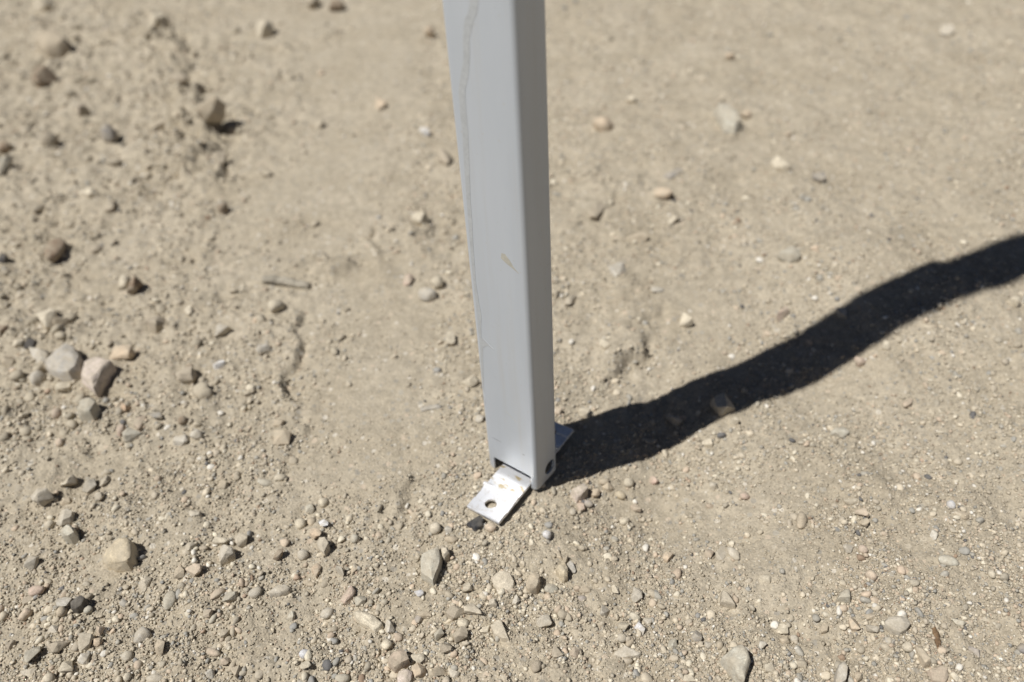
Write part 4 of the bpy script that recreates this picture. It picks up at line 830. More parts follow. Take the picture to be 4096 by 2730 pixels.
('pebble', 'small rounded purplish grey pebble in front of the rounded pink stone', 0.0577, 0.4401, 9.7, 8.2, 5.6, -5, 'purplegrey', 0.8, 1192),
('pebble', 'small rounded salmon-pink pebble behind the triangular grey-cream stone', 0.1931, 0.4338, 9.6, 8.1, 5.7, -5, 'salmon', 0.8, 1193),
('pebble', 'small grey pebble behind the greenish grey stone', 0.2559, 0.3643, 8.9, 7.5, 4.9, -5, 'grey', 0.4, 1194),
('pebble', 'small tan pebble behind the lumpy pale green stone', -0.4098, 0.4711, 10.4, 7.8, 5.2, 9, 'tan', 0.4, 1195),
('pebble', 'small angular peach pebble right of the rounded pink stone', 0.0648, 0.4504, 10.7, 7.6, 5.5, 25, 'peach', 0.2, 1196),
('pebble', 'second nearest small rounded cream pebble right of the rounded pink stone', 0.0871, 0.4238, 10.1, 7.4, 5.6, -5, 'cream', 0.8, 1197),
('pebble', 'small pink-tan pebble in front of the grey wedge-shaped stone', -0.248, 0.3427, 7.7, 7.7, 5.4, -4, 'pinktan', 0.3, 1198),
('pebble', 'small cream pebble right of the flat pink-tan stone', 0.2877, 0.2558, 7.4, 6.3, 4.9, 50, 'cream', 0.4, 1199),
('pebble', 'small grey-green pebble in front of the long flat grey stone', -0.1838, 0.3391, 8.3, 6.5, 5.3, 81, 'greygreen', 0.3, 1200),
('pebble', 'small rounded tan pebble behind the squarish brown-grey stone', -0.1828, 0.4305, 9.9, 7.2, 4.7, 90, 'tan', 0.8, 1201),
('pebble', 'small white pebble behind the squarish brown-grey stone', -0.1701, 0.4243, 10.0, 7.2, 4.8, -48, 'white', 0.3, 1202),
('pebble', 'small pale grey pebble behind the tall pointed stone', -0.0642, 0.4094, 9.6, 7.1, 5.5, 83, 'palegrey', 0.3, 1203),
('pebble', 'small rounded pinkish pebble behind the greenish grey stone', 0.2668, 0.3637, 8.3, 7.5, 5.5, -5, 'pink', 0.8, 1204),
('pebble', 'third nearest small rounded cream pebble behind the squarish brown-grey stone', -0.217, 0.4779, 11.3, 7.1, 5.9, 8, 'cream', 0.8, 1205),
('pebble', 'small rounded tan pebble right of the curved twig', -0.2195, 0.2984, 8.8, 5.1, 3.8, 58, 'tan', 0.8, 1206),
('pebble', 'small angular cream pebble left of the tilted grey slab', -0.0356, 0.317, 9.5, 5.9, 4.3, 1, 'cream', 0.2, 1207),
('pebble', 'small angular cream pebble left of the large pale jagged stone', 0.1085, 0.2688, 8.9, 5.5, 3.8, -4, 'cream', 0.2, 1208),
('pebble', 'small tan pebble behind the wood splinter', 0.3583, 0.3896, 9.7, 6.4, 4.6, -34, 'tan', 0.3, 1209),
('pebble', 'small purplish grey pebble right of the wood splinter', 0.3108, 0.2736, 8.4, 5.6, 4.2, -22, 'purplegrey', 0.4, 1210),
('pebble', 'small blue-grey pebble in front of the large flat grey stone', 0.2548, 0.2838, 8.5, 5.6, 3.6, -36, 'bluegrey', 0.3, 1211),
('pebble', 'small pinkish pebble in front of the rounded pink stone', 0.0503, 0.4363, 10.6, 6.7, 4.6, -80, 'pink', 0.4, 1212),
('pebble', 'small elongated pink-tan pebble behind the large pale jagged stone', 0.154, 0.2884, 10.9, 4.1, 2.4, -69, 'pinktan', 0.4, 1213),
('pebble', 'small rounded brown pebble right of the round greenish grey stone', -0.3249, 0.5553, 9.4, 9.4, 7.7, -5, 'brown', 0.8, 1214),
('pebble', 'medium dark pebble behind the big blue-grey stone', -0.6426, 0.8714, 14.0, 14.0, 10.7, -7, 'dark', 0.4, 1215),
('pebble', 'small cream pebble left of the big blue-grey stone', -0.5458, 0.6952, 11.4, 11.4, 8.0, -6, 'cream', 0.4, 1216),
('pebble', 'small cream pebble in front of the short grey stick', -0.2676, 0.597, 9.9, 9.9, 6.9, -6, 'cream', 0.3, 1217),
('pebble', 'small rounded pink-tan pebble in front of the round greenish grey stone', -0.4408, 0.541, 9.2, 9.2, 6.5, -5, 'pinktan', 0.8, 1218),
('stone', 'medium angular grey-brown stone in front of the large tan stone at the upper left', -0.706, 1.3213, 18.9, 18.9, 19.7, -9, 'greybrown', 0.2, 1219),
('pebble', 'medium rounded brown pebble behind the short grey stick', -0.3801, 0.9575, 14.9, 14.9, 13.6, -7, 'brown', 0.8, 1220),
('stone', 'large peach stone behind the short grey stick', -0.1204, 1.5898, 21.4, 21.4, 22.2, -11, 'peach', 0.3, 1221),
('stone', 'medium peach stone behind the lone pale stone in the background', 0.4139, 1.3706, 18.6, 18.6, 10.0, -10, 'peach', 0.4, 1222),
('pebble', 'small pale grey pebble left of the foot of the leg', -0.0362, 0.5361, 9.0, 9.0, 6.1, -5, 'palegrey', 0.4, 1223),
('pebble', 'small cream pebble in front of the upper edge of the long shadow', 0.3832, 0.6043, 9.7, 9.7, 8.5, -6, 'cream', 0.3, 1224),
('pebble', 'small elongated angular tan pebble in front of the tall pointed stone', -0.0796, 0.3308, 10.2, 5.4, 3.9, -4, 'tan', 0.2, 1225),
('pebble', 'small angular tan pebble right of the squarish brown-grey stone', -0.139, 0.3749, 10.0, 5.7, 4.2, 78, 'tan', 0.2, 1226),
('pebble', 'small rounded tan pebble right of the rounded pink stone', 0.075, 0.4646, 10.9, 7.0, 5.6, 25, 'tan', 0.8, 1227),
('pebble', 'small pink-tan pebble right of the rounded pink stone', 0.1, 0.4389, 10.2, 6.8, 4.9, -24, 'pinktan', 0.3, 1228),
('pebble', 'tiny angular pale grey pebble right of the curved twig', -0.2337, 0.294, 6.7, 6.7, 5.0, -4, 'palegrey', 0.2, 1229),
('pebble', 'small rounded grey pebble in front of the rounded pink stone', 0.0432, 0.4295, 7.8, 7.8, 5.8, -5, 'grey', 0.8, 1230),
('pebble', 'small salmon-pink pebble right of the rounded pink stone', 0.1212, 0.4682, 8.1, 8.1, 6.6, -5, 'salmon', 0.4, 1231),
('stone', 'medium cream stone left of the short grey stick', -0.3664, 0.7331, 16.5, 9.6, 6.6, 99, 'cream', 0.4, 1232),
('pebble', 'medium white pebble in front of the short grey stick', -0.3077, 0.6353, 12.2, 9.6, 8.1, -6, 'white', 0.4, 1233),
('stone', 'medium white stone behind the short grey stick', -0.1142, 1.1558, 19.5, 15.5, 13.1, -8, 'white', 0.4, 1234),
('pebble', 'nearest small cream pebble in front of the long shadow', 0.2073, 0.5243, 10.8, 8.3, 6.3, 20, 'cream', 0.4, 1235),
('pebble', 'medium pink-tan pebble behind the foot of the leg', 0.0402, 0.5411, 12.4, 7.6, 6.4, 78, 'pinktan', 0.4, 1236),
('pebble', 'small rounded pale green-grey pebble right of the dark charcoal lump', -0.3445, 0.3533, 7.8, 7.4, 5.3, -4, 'palegreen', 0.8, 1237),
('pebble', 'tiny angular grey-brown pebble left of the dark charcoal lump', -0.3963, 0.33, 6.9, 6.9, 4.6, 37, 'greybrown', 0.2, 1238),
('pebble', 'small rounded pink-tan pebble left of the curved twig', -0.29, 0.3049, 7.4, 6.2, 4.5, 98, 'pinktan', 0.8, 1239),
('pebble', 'small rounded cream pebble left of the curved twig', -0.294, 0.2956, 7.1, 6.1, 4.6, 88, 'cream', 0.8, 1240),
('pebble', 'small angular grey-tan pebble behind the lumpy pale green stone', -0.377, 0.4686, 9.6, 7.6, 5.8, 94, 'greytan', 0.2, 1241),
('pebble', 'small angular pale grey pebble in front of the broad flat sunken stone', -0.0101, 0.3403, 7.9, 6.5, 4.8, 60, 'palegrey', 0.2, 1242),
('pebble', 'small angular grey pebble behind the triangular grey-cream stone', 0.1709, 0.4518, 8.5, 8.3, 5.8, -5, 'grey', 0.2, 1243),
('pebble', 'small tan pebble in front of the greenish grey stone', 0.2155, 0.301, 7.2, 6.9, 5.7, -4, 'tan', 0.4, 1244),
('pebble', 'small angular grey pebble left of the large pale jagged stone', 0.1282, 0.2935, 7.5, 6.1, 4.5, 68, 'grey', 0.2, 1245),
('pebble', 'small rounded tan pebble behind the large pale jagged stone', 0.1353, 0.2924, 7.5, 6.1, 4.9, 68, 'tan', 0.8, 1246),
('pebble', 'small tan pebble right of the pale oval stone', 0.2259, 0.263, 7.1, 5.9, 4.5, 69, 'tan', 0.4, 1247),
('pebble', 'small rounded bluish white pebble behind the large flat grey stone', 0.3557, 0.402, 8.1, 7.9, 6.2, -5, 'bluewhite', 0.8, 1248),
('pebble', 'small grey-brown pebble left of the dark charcoal lump', -0.4001, 0.3693, 8.2, 6.9, 4.5, 8, 'greybrown', 0.4, 1249),
('pebble', 'small angular tan pebble behind the tall pointed stone', -0.0934, 0.4286, 9.1, 7.4, 5.0, -5, 'tan', 0.2, 1250),
('pebble', 'small rounded pink-tan pebble behind the pinkish brown stone', -0.0995, 0.3149, 8.2, 6.5, 4.5, -34, 'pinktan', 0.8, 1251),
('pebble', 'small angular tan pebble left of the large flat grey stone', 0.2497, 0.3052, 7.7, 6.4, 4.8, -4, 'tan', 0.2, 1252),
('pebble', 'small pale grey pebble behind the large flat grey stone', 0.3269, 0.372, 9.7, 6.2, 4.3, 59, 'palegrey', 0.3, 1253),
('pebble', 'small elongated rounded pale green-grey pebble in front of the grey wedge-shaped stone', -0.243, 0.339, 9.4, 4.9, 3.6, 54, 'palegreen', 0.8, 1254),
('pebble', 'small grey pebble left of the dark charcoal lump', -0.3663, 0.338, 8.5, 6.1, 5.0, 7, 'grey', 0.3, 1255),
('pebble', 'small angular peach pebble in front of the dark charcoal lump', -0.3275, 0.3253, 7.0, 7.0, 5.3, -4, 'peach', 0.2, 1256),
('pebble', 'small grey pebble in front of the broad flat sunken stone', -0.0279, 0.3365, 7.0, 7.0, 5.8, -4, 'grey', 0.3, 1257),
('pebble', 'small tan pebble behind the pale ochre stone', 0.0313, 0.376, 7.7, 6.8, 5.2, 49, 'tan', 0.4, 1258),
('pebble', 'tiny rounded grey pebble left of the pale oval stone', 0.1931, 0.2979, 6.6, 6.6, 4.4, -4, 'grey', 0.8, 1259),
('pebble', 'tiny pale grey pebble right of the large pale jagged stone', 0.1667, 0.2911, 6.6, 6.6, 4.6, -4, 'palegrey', 0.3, 1260),
('pebble', 'small grey-tan pebble left of the lumpy pale green stone', -0.4563, 0.484, 9.1, 7.9, 5.8, -5, 'greytan', 0.3, 1261),
('pebble', 'small purplish grey pebble behind the pinkish brown stone', -0.0847, 0.3282, 7.4, 6.6, 4.8, 30, 'purplegrey', 0.4, 1262),
('pebble', 'small tan pebble behind the greenish grey stone', 0.2789, 0.3908, 8.0, 7.1, 5.7, -5, 'tan', 0.4, 1263),
('pebble', 'small rounded cream pebble behind the wood splinter', 0.3533, 0.3334, 7.3, 5.9, 4.0, -78, 'cream', 0.8, 1264),
('pebble', 'small rounded grey-brown pebble left of the grey wedge-shaped stone', -0.2681, 0.4064, 10.6, 5.9, 4.0, -20, 'greybrown', 0.8, 1265),
('pebble', 'small elongated tan pebble right of the long flat grey stone', -0.1748, 0.3672, 11.1, 5.0, 3.0, -20, 'tan', 0.3, 1266),
('pebble', 'small angular bluish white pebble in front of the tall pointed stone', -0.0853, 0.3489, 8.3, 6.1, 4.6, -4, 'bluewhite', 0.2, 1267),
('pebble', 'small rounded purplish grey pebble in front of the pale ochre stone', 0.0415, 0.3413, 8.1, 6.1, 4.0, -4, 'purplegrey', 0.8, 1268),
('pebble', 'small tan pebble right of the large pale jagged stone', 0.1855, 0.2965, 7.6, 5.7, 4.8, -4, 'tan', 0.4, 1269),]
# traced rocks: name, label, colour, height (mm), seed, lean of the crest, outline in world millimetres
ROCKS = [
('stone', 'large tan half-buried stone with a dark brown broken face', 'ochre', 17.9, 500, (0.45, 0.12), [(-350.2, 399.9), (-349.7, 409.1), (-338.5, 418.2), (-329.4, 415.1), (-322.7, 407.4), (-322.9, 400.2), (-319.4, 393.3), (-322.7, 388.8), (-335.1, 389.4), (-343.0, 391.9)]),
('stone', 'big smooth blue-grey stone beside the pinkish block at the left', 'bluegrey', 21.3, 501, (0.28, 0.06), [(-503.7, 660.9), (-500.7, 675.8), (-487.1, 685.1), (-474.3, 677.7), (-459.5, 656.0), (-455.4, 639.0), (-462.4, 630.0), (-477.0, 633.0), (-493.9, 646.2)]),
('stone', 'blocky pale pinkish stone right of the big blue-grey stone', 'palepink', 17.9, 502, (0.28, 0.06), [(-451.5, 627.1), (-455.6, 652.4), (-446.1, 661.3), (-421.5, 645.7), (-423.0, 630.4), (-428.9, 605.6), (-442.8, 619.6)]),
('stone', 'tall pointed pale grey stone in front of the foot plate', 'palegreen', 16.8, 503, (0.28, 0.06), [(-85.7, 383.8), (-77.5, 385.5), (-70.0, 387.8), (-67.7, 379.7), (-68.0, 372.2), (-71.3, 364.2), (-74.0, 355.6), (-77.4, 359.6), (-81.0, 364.4), (-84.8, 365.7), (-84.1, 374.0)]),
('stone', 'blunt tan stone leaning behind the tall pointed pale grey stone', 'greytan', 15.7, 504, (0.28, 0.06), [(-71.7, 391.5), (-62.8, 388.1), (-61.4, 381.4), (-65.4, 377.7), (-68.8, 379.9)]),
('stone', 'long chalky cream stone lying slanted in the front gravel', 'cream', 10.1, 505, (0.12, 0.02), [(-134.8, 335.2), (-130.4, 337.3), (-123.1, 334.3), (-115.6, 329.4), (-110.8, 323.0), (-111.9, 318.7), (-115.8, 316.7), (-120.5, 321.8), (-121.7, 326.4), (-127.6, 327.8), (-132.7, 329.8)]),
('stone', 'pinkish brown angular stone near the bottom edge left of centre', 'pinktan', 16.8, 506, (0.28, 0.06), [(-105.3, 295.4), (-102.2, 300.0), (-94.6, 300.8), (-89.8, 296.5), (-88.5, 291.4), (-94.0, 288.5), (-99.7, 287.1), (-104.4, 291.5)]),
('stone', 'pale pink stone cut by the bottom edge, below the pinkish brown one', 'palepink', 11.2, 507, (0.12, 0.02), [(-98.6, 283.3), (-97.0, 287.2), (-90.3, 288.4), (-85.9, 284.9), (-86.5, 278.1), (-90.2, 274.9), (-97.0, 276.0)]),
('stone', 'tilted grey slab with a brown right edge in the front gravel', 'greytan', 9.0, 508, (0.12, 0.02), [(-31.0, 319.5), (-25.3, 323.9), (-21.4, 322.9), (-19.2, 317.3), (-16.0, 305.3), (-21.9, 307.1), (-27.8, 311.0)]),
('stone', 'broad flat grey stone sunk in the dirt right of the tall pointed stone', 'greytan', 5.6, 509, (0.12, 0.02), [(-29.1, 358.7), (-25.3, 363.5), (-19.0, 365.6), (-12.8, 361.5), (-10.5, 354.3), (-11.8, 345.3), (-17.4, 347.6), (-22.5, 346.0), (-27.1, 353.0)]),
('stone', 'large pale jagged stone at the bottom edge right of centre', 'palegreen', 20.2, 510, (0.28, 0.06), [(131.9, 280.0), (142.4, 285.9), (148.4, 287.0), (152.8, 282.0), (152.2, 273.8), (147.8, 267.7), (144.6, 260.5), (140.9, 262.5), (138.9, 268.7), (135.6, 273.8)]),
('stone', 'large flat grey stone with a ragged shaded rim at the lower right', 'grey', 11.2, 511, (0.12, 0.02), [(254.1, 296.4), (258.3, 301.1), (268.1, 301.4), (273.6, 299.8), (273.6, 294.3), (269.2, 290.1), (263.6, 287.8), (259.0, 290.0), (257.6, 293.4)]),
('stone', 'pale grey upright oval stone cut by the bottom edge at right', 'palegrey', 14.6, 512, (0.28, 0.06), [(210.2, 266.4), (213.4, 271.0), (218.9, 273.0), (219.2, 267.4), (215.5, 258.9), (210.6, 256.4), (208.2, 259.7)]),
('stone', 'wide low grey stone sunk in the gravel like a half moon', 'grey', 5.6, 513, (0.12, 0.02), [(57.1, 291.5), (61.1, 296.1), (66.9, 298.3), (72.8, 295.0), (78.7, 290.7), (76.6, 289.1), (64.8, 288.2)]),
('stone', 'rounded pink stone beside the start of the shadow by the leg', 'palepink', 13.4, 514, (0.28, 0.06), [(42.3, 448.7), (49.9, 454.8), (56.5, 455.3), (58.7, 449.0), (53.3, 442.5), (47.2, 439.8), (44.1, 443.9)]),
('stone', 'grey wedge-shaped stone with a dark shaded side at lower left', 'grey', 16.8, 515, (0.28, 0.06), [(-253.1, 395.8), (-252.4, 405.6), (-247.8, 405.0), (-239.8, 399.9), (-238.5, 394.5), (-243.8, 391.3), (-250.1, 388.8)]),
('stone', 'long pale tan slab lying beside the wood splinter', 'tan', 10.1, 516, (0.12, 0.02), [(269.2, 278.4), (272.9, 278.5), (274.8, 272.5), (276.0, 265.3), (270.9, 264.3), (269.3, 269.2)]),
('stone', 'flat pink-tan stone at the bottom edge near the right corner', 'pinktan', 6.7, 517, (0.12, 0.02), [(272.2, 262.1), (282.3, 264.7), (285.6, 261.1), (284.1, 255.4), (279.3, 250.5), (271.3, 253.4)]),
('stone', 'jagged black stone just in front of the foot plate tab', 'black', 7.8, 518, (0.12, 0.02), [(-49.2, 415.3), (-43.1, 417.4), (-36.4, 421.9), (-33.0, 418.0), (-34.2, 411.1), (-40.7, 406.1), (-45.7, 410.9)]),
('stone', 'triangular grey-cream stone in the gravel right of centre', 'greytan', 10.1, 519, (0.12, 0.02), [(145.6, 329.0), (149.3, 339.9), (153.5, 335.4), (157.2, 325.9), (156.3, 324.2), (150.0, 326.8)]),
('stone', 'greenish grey stone with a straight shaded right side at lower right', 'greygreen', 9.0, 520, (0.12, 0.02), [(229.2, 320.0), (234.0, 325.7), (239.3, 328.9), (243.5, 328.3), (241.0, 319.3), (235.3, 320.2)]),
('stone', 'blurred large tan stone with a hard dark shadow at the upper left', 'tan', 35.1, 521, (0.28, 0.06), [(-929.6, 1664.3), (-919.0, 1687.7), (-906.1, 1725.4), (-870.8, 1674.4), (-839.5, 1626.8), (-853.8, 1610.0), (-879.2, 1605.9)]),
('stone', 'pale rounded stone lying alone right of the leg in the background', 'palegreen', 23.0, 522, (0.28, 0.06), [(336.0, 1159.5), (345.8, 1173.0), (359.7, 1164.3), (366.5, 1136.2), (367.5, 1106.2), (351.5, 1088.0), (336.7, 1098.4), (335.0, 1135.9)]),
('stone', 'round greenish grey stone below the big blue-grey stone', 'greygreen', 20.2, 523, (0.28, 0.06), [(-437.0, 577.5), (-436.1, 588.4), (-427.9, 590.8), (-418.2, 587.0), (-414.1, 579.9), (-416.1, 566.8), (-429.0, 567.2)]),
('stone', 'pale ochre leaf-shaped stone in front of the leg', 'ochre', 11.2, 524, (0.12, 0.02), [(22.4, 364.8), (24.8, 368.4), (30.3, 370.5), (32.8, 363.6), (31.7, 357.1), (28.4, 355.6), (25.0, 359.1)]),
('stone', 'lumpy pale green-grey stone left of the large tan stone', 'palegreen', 16.8, 525, (0.28, 0.06), [(-394.0, 426.4), (-391.2, 432.1), (-388.4, 435.1), (-380.9, 429.5), (-377.9, 423.2), (-383.4, 421.2), (-390.0, 422.7)]),
('stone', 'long flat grey stone in the gravel below the grey wedge', 'grey', 6.7, 526, (0.12, 0.02), [(-205.1, 358.2), (-198.7, 363.4), (-191.1, 364.2), (-185.9, 360.6), (-187.3, 357.6), (-195.0, 355.0), (-202.7, 356.3)]),
('stone', 'lumpy tan clod in front of the leg at the bottom middle', 'tan', 14.6, 527, (0.28, 0.06), [(-2.7, 350.2), (-0.1, 359.3), (5.3, 361.4), (9.8, 358.5), (9.8, 351.1), (6.4, 347.3), (0.2, 347.2)]),
('stone', 'rough dark charcoal lump at the lower left', 'charcoal', 13.4, 528, (0.28, 0.06), [(-358.4, 356.4), (-356.4, 361.1), (-349.1, 362.5), (-345.4, 359.1), (-346.1, 353.6), (-350.5, 351.1), (-355.2, 351.4)]),
('stone', 'squarish brown-grey stone with a flat shaded side left of centre', 'greytan', 15.7, 529, (0.28, 0.06), [(-172.5, 401.2), (-170.5, 406.6), (-163.3, 404.9), (-160.9, 397.6), (-164.2, 390.3), (-169.8, 394.1)]),]

def hull_mesh(name, pts, bevel, material, jitter=0.0, seed=0, smooth_deg=20):
    """angular stone: convex hull of points, worn edges, slightly uneven faces"""
    bm = bmesh.new()
    for p in pts: bm.verts.new(p)
    res = bmesh.ops.convex_hull(bm, input=bm.verts[:])
    junk = [g for g in res['geom_interior'] + res['geom_unused'] if isinstance(g, bmesh.types.BMVert) and g.is_valid]
    bmesh.ops.delete(bm, geom=list(set(junk)), context='VERTS')
    bmesh.ops.dissolve_limit(bm, angle_limit=math.radians(9), verts=bm.verts[:], edges=bm.edges[:])
    if bevel > 0:
        bmesh.ops.bevel(bm, geom=bm.edges[:], offset=bevel, offset_type='OFFSET', segments=2, profile=0.6, affect='EDGES', clamp_overlap=True)
    bmesh.ops.triangulate(bm, faces=bm.faces[:])
    if jitter > 0:
        bmesh.ops.subdivide_edges(bm, edges=[e for e in bm.edges if e.calc_length() > jitter * 7], cuts=2, use_grid_fill=True)
        bmesh.ops.triangulate(bm, faces=bm.faces[:])
        bm.normal_update()
        V = np.array([v.co[:] for v in bm.verts]); o = np.random.RandomState(seed).rand(2) * 50
        k = 0.16 / jitter
        nz = perlin(V[:, 0] * k + o[0] + V[:, 2] * k * 0.7, V[:, 1] * k + o[1], 9)
        for v, q in zip(bm.verts, nz): v.co += v.normal * (jitter * float(q))
    bm.normal_update()
    for e in bm.edges: e.smooth = len(e.link_faces) == 2 and e.calc_face_angle(3) < math.radians(smooth_deg)
    for f in bm.faces: f.smooth = True
    me = bpy.data.meshes.new(name)
    bm.to_mesh(me); bm.free()
    me.materials.append(material)
    o = bpy.data.objects.new(name, me)
    col.objects.link(o)
    return o

def add_stone(name, label, x, y, l, w, h, az, colour, rnd, seed):
    rs = np.random.RandomState(seed)
    zc = ground_z(x, y)
    S = np.array([l, w, h * 1.25]) / 2000.0
    if rnd > 0.6:
        V, F = ICO[3 if l > 12 else 2]
        P = rock_shape(V, rs, planes=int(7 + rs.rand() * 6), soft=14, lo=0.45, noise=0.07, rounded=0.45)
        P = P / np.abs(P).max(0) * S
        o = mesh_obj(name, P.tolist(), F.tolist(), M_STONE[colour], smooth=True)
    else:
        n = int(11 + rs.rand() * 8)
        D = rs.normal(size=(n, 3)); D /= np.linalg.norm(D, axis=1)[:, None]
        D *= rs.uniform(0.86, 1.0, (n, 1))
        D = np.sign(D) * np.abs(D) ** 0.8                      # boxier than a ball
        D = (D - (D.max(0) + D.min(0)) / 2) / ((D.max(0) - D.min(0)) / 2) * S
        o = hull_mesh(name, D.tolist(), (0.035 + 0.05 * rnd) * w / 1000, M_STONE[colour], w / 1000 * 0.03 if l > 11 else 0.0, seed)
    o.location = (x, y, zc + (h * 0.62 - h * 0.31) / 1000.0)
    o.rotation_euler = (rs.uniform(-0.2, 0.2), rs.uniform(-0.2, 0.2), math.radians(az))
    tag(o, label, 'stone' if name == 'stone' else 'pebble', 'loose stones on the dirt')
    return o

def add_rock(name, label, colour, h, seed, lean, outline):
    """rock with a traced plan: its outline stands at ground level, a jittered shoulder and a few crest points above"""
    rs = np.random.RandomState(seed)
    O = np.array(outline, float) / 1000.0
    c = O.mean(0)
    ring = O - c
    H = h / 1000.0
    R_ = np.abs(ring).max()
    pts = [(x, y, -0.4 * H) for x, y in ring * 0.97] + [(x, y, 0.12 * H) for x, y in ring * 1.02]
    ln = np.array(lean, float)
    sl = np.linalg.norm(ln)
    un = ln / sl if sl > 0 else np.array((1.0, 0.0))
    def up(x, y): return min(1.0, max(-1.0, (x * un[0] + y * un[1]) / R_))    # -1 low side, +1 the side it leans to
    for x, y in ring:
        u = up(x, y) * min(1.0, 2.2 * sl)
        k = rs.uniform(0.84, 0.94) + 0.05 * max(u, 0)
        pts.append((x * k, y * k, H * (0.66 + 0.28 * u) * rs.uniform(0.88, 1.08)))
    for q in range(11):
        j_ = ring[rs.randint(len(ring))] * rs.uniform(0.25, 0.74)
        u = up(j_[0], j_[1]) * min(1.0, 2.2 * sl)
        pts.append((j_[0], j_[1], H * (0.86 + 0.24 * u) * rs.uniform(0.93, 1.03)))
    o = hull_mesh(name, pts, 0.075 * R_, M_STONE[colour], 0.05 * R_, seed, 24)
    o.location = (c[0], c[1], ground_z(c[0], c[1]) - 0.08 * H)
    tag(o, label, 'stone', 'loose stones on the dirt')
    return o

for r_ in ROCKS: add_rock(*r_)
for s_ in STONES: add_stone(*s_)

# ------------------------------------------------------------------ twigs and splinters
def add_twig(name, label, pts, radii, material, seed, flat=1.0):
    rs = np.random.RandomState(seed)
    P = [np.array((x / 1000, y / 1000, 0.0)) for x, y in pts]
    Q, R = [], []
    for k in range(len(P) - 1):
        for t in np.linspace(0, 1, 6, endpoint=(k == len(P) - 2)):
            Q.append(P[k] * (1 - t) + P[k + 1] * t); R.append(radii[k] * (1 - t) + radii[k + 1] * t)
    c = np.mean(Q, 0)
    V, F = [], []
    n = 8
    for k, (q, r) in enumerate(zip(Q, R)):
        a = Q[max(k - 1, 0)]; b_ = Q[min(k + 1, len(Q) - 1)]
        d = (b_ - a); d /= np.linalg.norm(d); s = np.array((-d[1], d[0], 0))
        z = ground_z(q[0], q[1]) + r / 1000 * 0.75 * flat
        for i in range(n):
            an = 2 * math.pi * i / n
            rr = r / 1000 * (1 + rs.uniform(-0.14, 0.14))
            p = q + s * math.cos(an) * rr
            V.append((p[0] - c[0], p[1] - c[1], z + math.sin(an) * rr * flat))
    for k in range(len(Q) - 1):
        for i in range(n):
            F.append([k * n + i, k * n + (i + 1) % n, (k + 1) * n + (i + 1) % n, (k + 1) * n + i])
    F.append(list(range(n))[::-1]); F.append(list(range((len(Q) - 1) * n, len(Q) * n)))
    o = mesh_obj(name, V, F, material, smooth=True)
    o.location = (c[0], c[1], 0)
    tag(o, label, 'twig')
    return o
TWIGS = [('twig', 'short dry grey-tan stick lying left of the leg', [(-292.6, 786.7), (-274.0, 785.8), (-254.6, 776.6), (-235.2, 772.9)], [5.2, 6.0, 5.8, 4.6], 'wood', 77, 0.8), ('bark_strip', 'thin flat blue-grey sliver lying left of the leg', [(-93.5, 553.8), (-84.3, 556.1), (-72.9, 555.7)], [2.6, 3.4, 2.2], 'slate', 78, 0.3), ('splinter', 'upright brown wood splinter in the dirt near the lower right', [(290.9, 293.2), (289.7, 285.5), (286.5, 275.6)], [1.4, 2.6, 1.2], 'bark', 79, 0.6), ('twig', 'thin curved brown twig at the bottom left edge', [(-278.4, 297.9), (-269.2, 298.5), (-261.6, 301.9), (-261.7, 310.2)], [0.5, 0.9, 0.7, 0.5], 'wood', 80, 0.9)]
_tm = {'wood': M_WOOD, 'bark': M_BARK, 'slate': M_STONE['bluegrey']}
for (nm, lb, pts, radii, mt, sd, fl) in TWIGS: add_twig(nm, lb, pts, radii, _tm[mt], sd, fl)

# ------------------------------------------------------------------ gravel and sand grains nobody could count
GCOL = np.array([(0.43, 0.375, 0.285), (0.41, 0.365, 0.285), (0.48, 0.42, 0.325), (0.56, 0.49, 0.375), (0.62, 0.56, 0.44), (0.49, 0.405, 0.305),
                 (0.52, 0.42, 0.315), (0.38, 0.355, 0.30), (0.34, 0.325, 0.285), (0.30, 0.29, 0.265), (0.68, 0.64, 0.56), (0.45, 0.34, 0.25), (0.15, 0.145, 0.14), (0.30, 0.22, 0.155)])
GCOL = np.clip(GCOL * 1.08, 0, 0.8)
GP = np.array([18, 13, 16, 20, 14, 8, 6, 9, 6, 4, 6, 0.8, 1.0, 1.4]); GP = GP / GP.sum()
OCTA = (np.array([(1, 0, 0), (-1, 0, 0), (0, 1, 0), (0, -1, 0), (0, 0, 1), (0, 0, -1)], float),
        np.array([(0, 2, 4), (2, 1, 4), (1, 3, 4), (3, 0, 4), (2, 0, 5), (1, 2, 5), (3, 1, 5), (0, 3, 5)]))

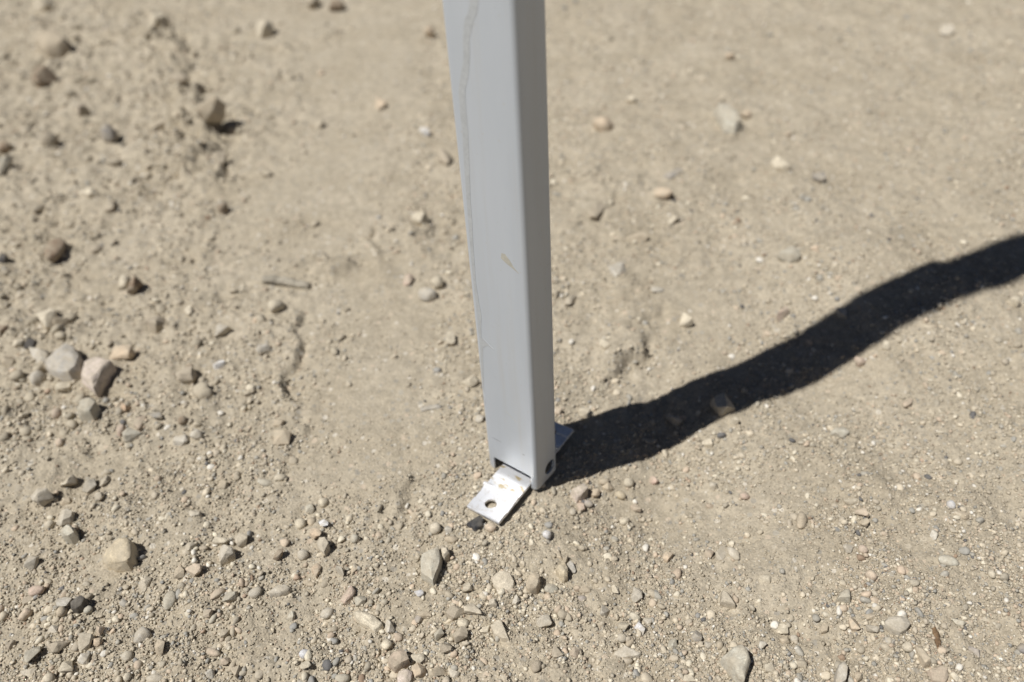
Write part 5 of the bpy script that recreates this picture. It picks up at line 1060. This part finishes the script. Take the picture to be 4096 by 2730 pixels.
def build_grains(name, count, smin, smax, power, shape, seed, ymin, ymax, lift, label, thin, falloff=1.0, grow=0.0, area=None, colours=None):
    rs = np.random.RandomState(seed)
    # over the fan of ground before the camera; sparser and coarser with distance, thinned on the smooth patches
    xs, ys, got = [], [], 0
    while got < count:
        y = ymin + (ymax - ymin) * rs.rand(400000)
        hw = 0.34 + 0.60 * (y - 0.1)
        x = (rs.rand(400000) * 2 - 1) * hw
        wgt = (hw / hw.max()) * (ymin / y) ** (falloff + 1) * (ymax / ymin) ** 0.8
        wgt = wgt / wgt.max()
        clump = 0.6 + 0.9 * perlin(x * 13, y * 13, 31) + 0.6 * perlin(x * 40, y * 40, 32)
        s = smooth_mask(x, y)
        keep = rs.rand(400000) < wgt * np.clip(clump, 0.15, 1.6) * np.clip(1 - thin * s, 0.02, 1) * 0.7
        # none on the foot plate or inside the tube
        c, sn = math.cos(PL[2]), math.sin(PL[2])
        px_, py_ = (x - PL[0]) * c + (y - PL[1]) * sn, -(x - PL[0]) * sn + (y - PL[1]) * c
        keep &= ~((np.abs(px_) < PL[3] / 2 + 0.003) & (np.abs(py_) < PL[4] / 2 + 0.003))
        if area is not None: keep &= area(x, y)
        xs.append(x[keep]); ys.append(y[keep]); got += int(keep.sum())
    x = np.concatenate(xs)[:count]; y = np.concatenate(ys)[:count]
    n = len(x)
    size = (smin ** -power + rs.rand(n) * (smax ** -power - smin ** -power)) ** (-1 / power) / 1000.0
    size = size * (1 + grow * np.clip(y - 0.5, 0, 2))
    V0, F0 = shape
    K = 16
    if len(V0) == 6:
        protos = np.stack([V0 * rs.uniform(0.65, 1.15, (6, 1)) + rs.normal(0, 0.16, (6, 3)) for k in range(K)])
    else:
        protos = np.stack([rock_shape(V0, rs, planes=8, soft=30, lo=0.45, noise=0.06, rounded=0.2 * (k % 2)) for k in range(K)])
    P = protos[rs.randint(0, K, n)]
    P = P * (np.stack([np.ones(n), rs.uniform(0.6, 0.95, n), rs.uniform(0.5, 0.8, n)], 1) * size[:, None] / 2)[:, None, :]
    az = rs.rand(n) * 2 * np.pi; tl = rs.normal(0, 0.3, n)
    ct, st = np.cos(tl)[:, None], np.sin(tl)[:, None]
    X, Y, Z = P[..., 0], P[..., 1], P[..., 2]
    X, Z = X * ct - Z * st, X * st + Z * ct
    ca, sa = np.cos(az)[:, None], np.sin(az)[:, None]
    X, Y = X * ca - Y * sa, X * sa + Y * ca
    zg = terrain(x, y)
    V = np.stack([X + x[:, None], Y + y[:, None], Z + (zg + size * lift * rs.uniform(0.2, 1.3, n))[:, None]], -1).reshape(-1, 3)
    nv = len(V0)
    F = (F0[None] + (np.arange(n) * nv)[:, None, None]).reshape(-1, 3)
    o = np_mesh(name, V, F, M_GRAIN)
    c = (GCOL[rs.choice(len(GCOL), n, p=GP)] if colours is None else np.array(colours)[rs.randint(0, len(colours), n)]) * rs.uniform(0.88, 1.12, (n, 1))
    ca_ = o.data.color_attributes.new('Col', 'FLOAT_COLOR', 'POINT')
    cc = np.ones((n, nv, 4), np.float32); cc[..., :3] = c[:, None]
    ca_.data.foreach_set('color', cc.ravel())
    tag(o, label, 'gravel', None, 'stuff')
    return o
build_grains('gravel', 2800, 6.0, 11.0, 3.0, ICO[2], 101, 0.22, 2.4, 0.10, 'loose pea gravel scattered all over the dry dirt', 1.1, 0.5, 0.3)
build_grains('fine_gravel', 42000, 2.6, 6.2, 2.4, ICO[1], 103, 0.22, 2.2, 0.16, 'fine gravel and small crumbs lying all over the dirt', 1.05, 0.5, 0.45)
build_grains('coarse_sand', 82000, 1.3, 2.9, 1.8, OCTA, 102, 0.22, 1.3, 0.16, 'coarse sand and tiny grit lying on the dirt', 0.75, 1.2, 0.6)
build_grains('dirt_crumbs', 900, 6.0, 22.0, 2.4, ICO[2], 104, 0.55, 2.3, 0.12, 'crumbled dirt clods strewn over the rough ground at the left', 0.9, 0.2, 0.2,
             lambda x, y: x < -0.12 - 0.18 * (y - 0.55) + 0.08 * perlin(x * 8, y * 8, 41), [DIRT, (0.45, 0.395, 0.30), (0.40, 0.35, 0.265)])
build_grains('crumbs', 40000, 1.9, 4.6, 2.2, OCTA, 105, 0.24, 1.7, 0.14, 'small crumbs of dry soil covering the rough ground', 0.95, 0.75, 0.4,
             None, [DIRT, (0.45, 0.395, 0.30), (0.42, 0.365, 0.275), (0.48, 0.42, 0.32)])
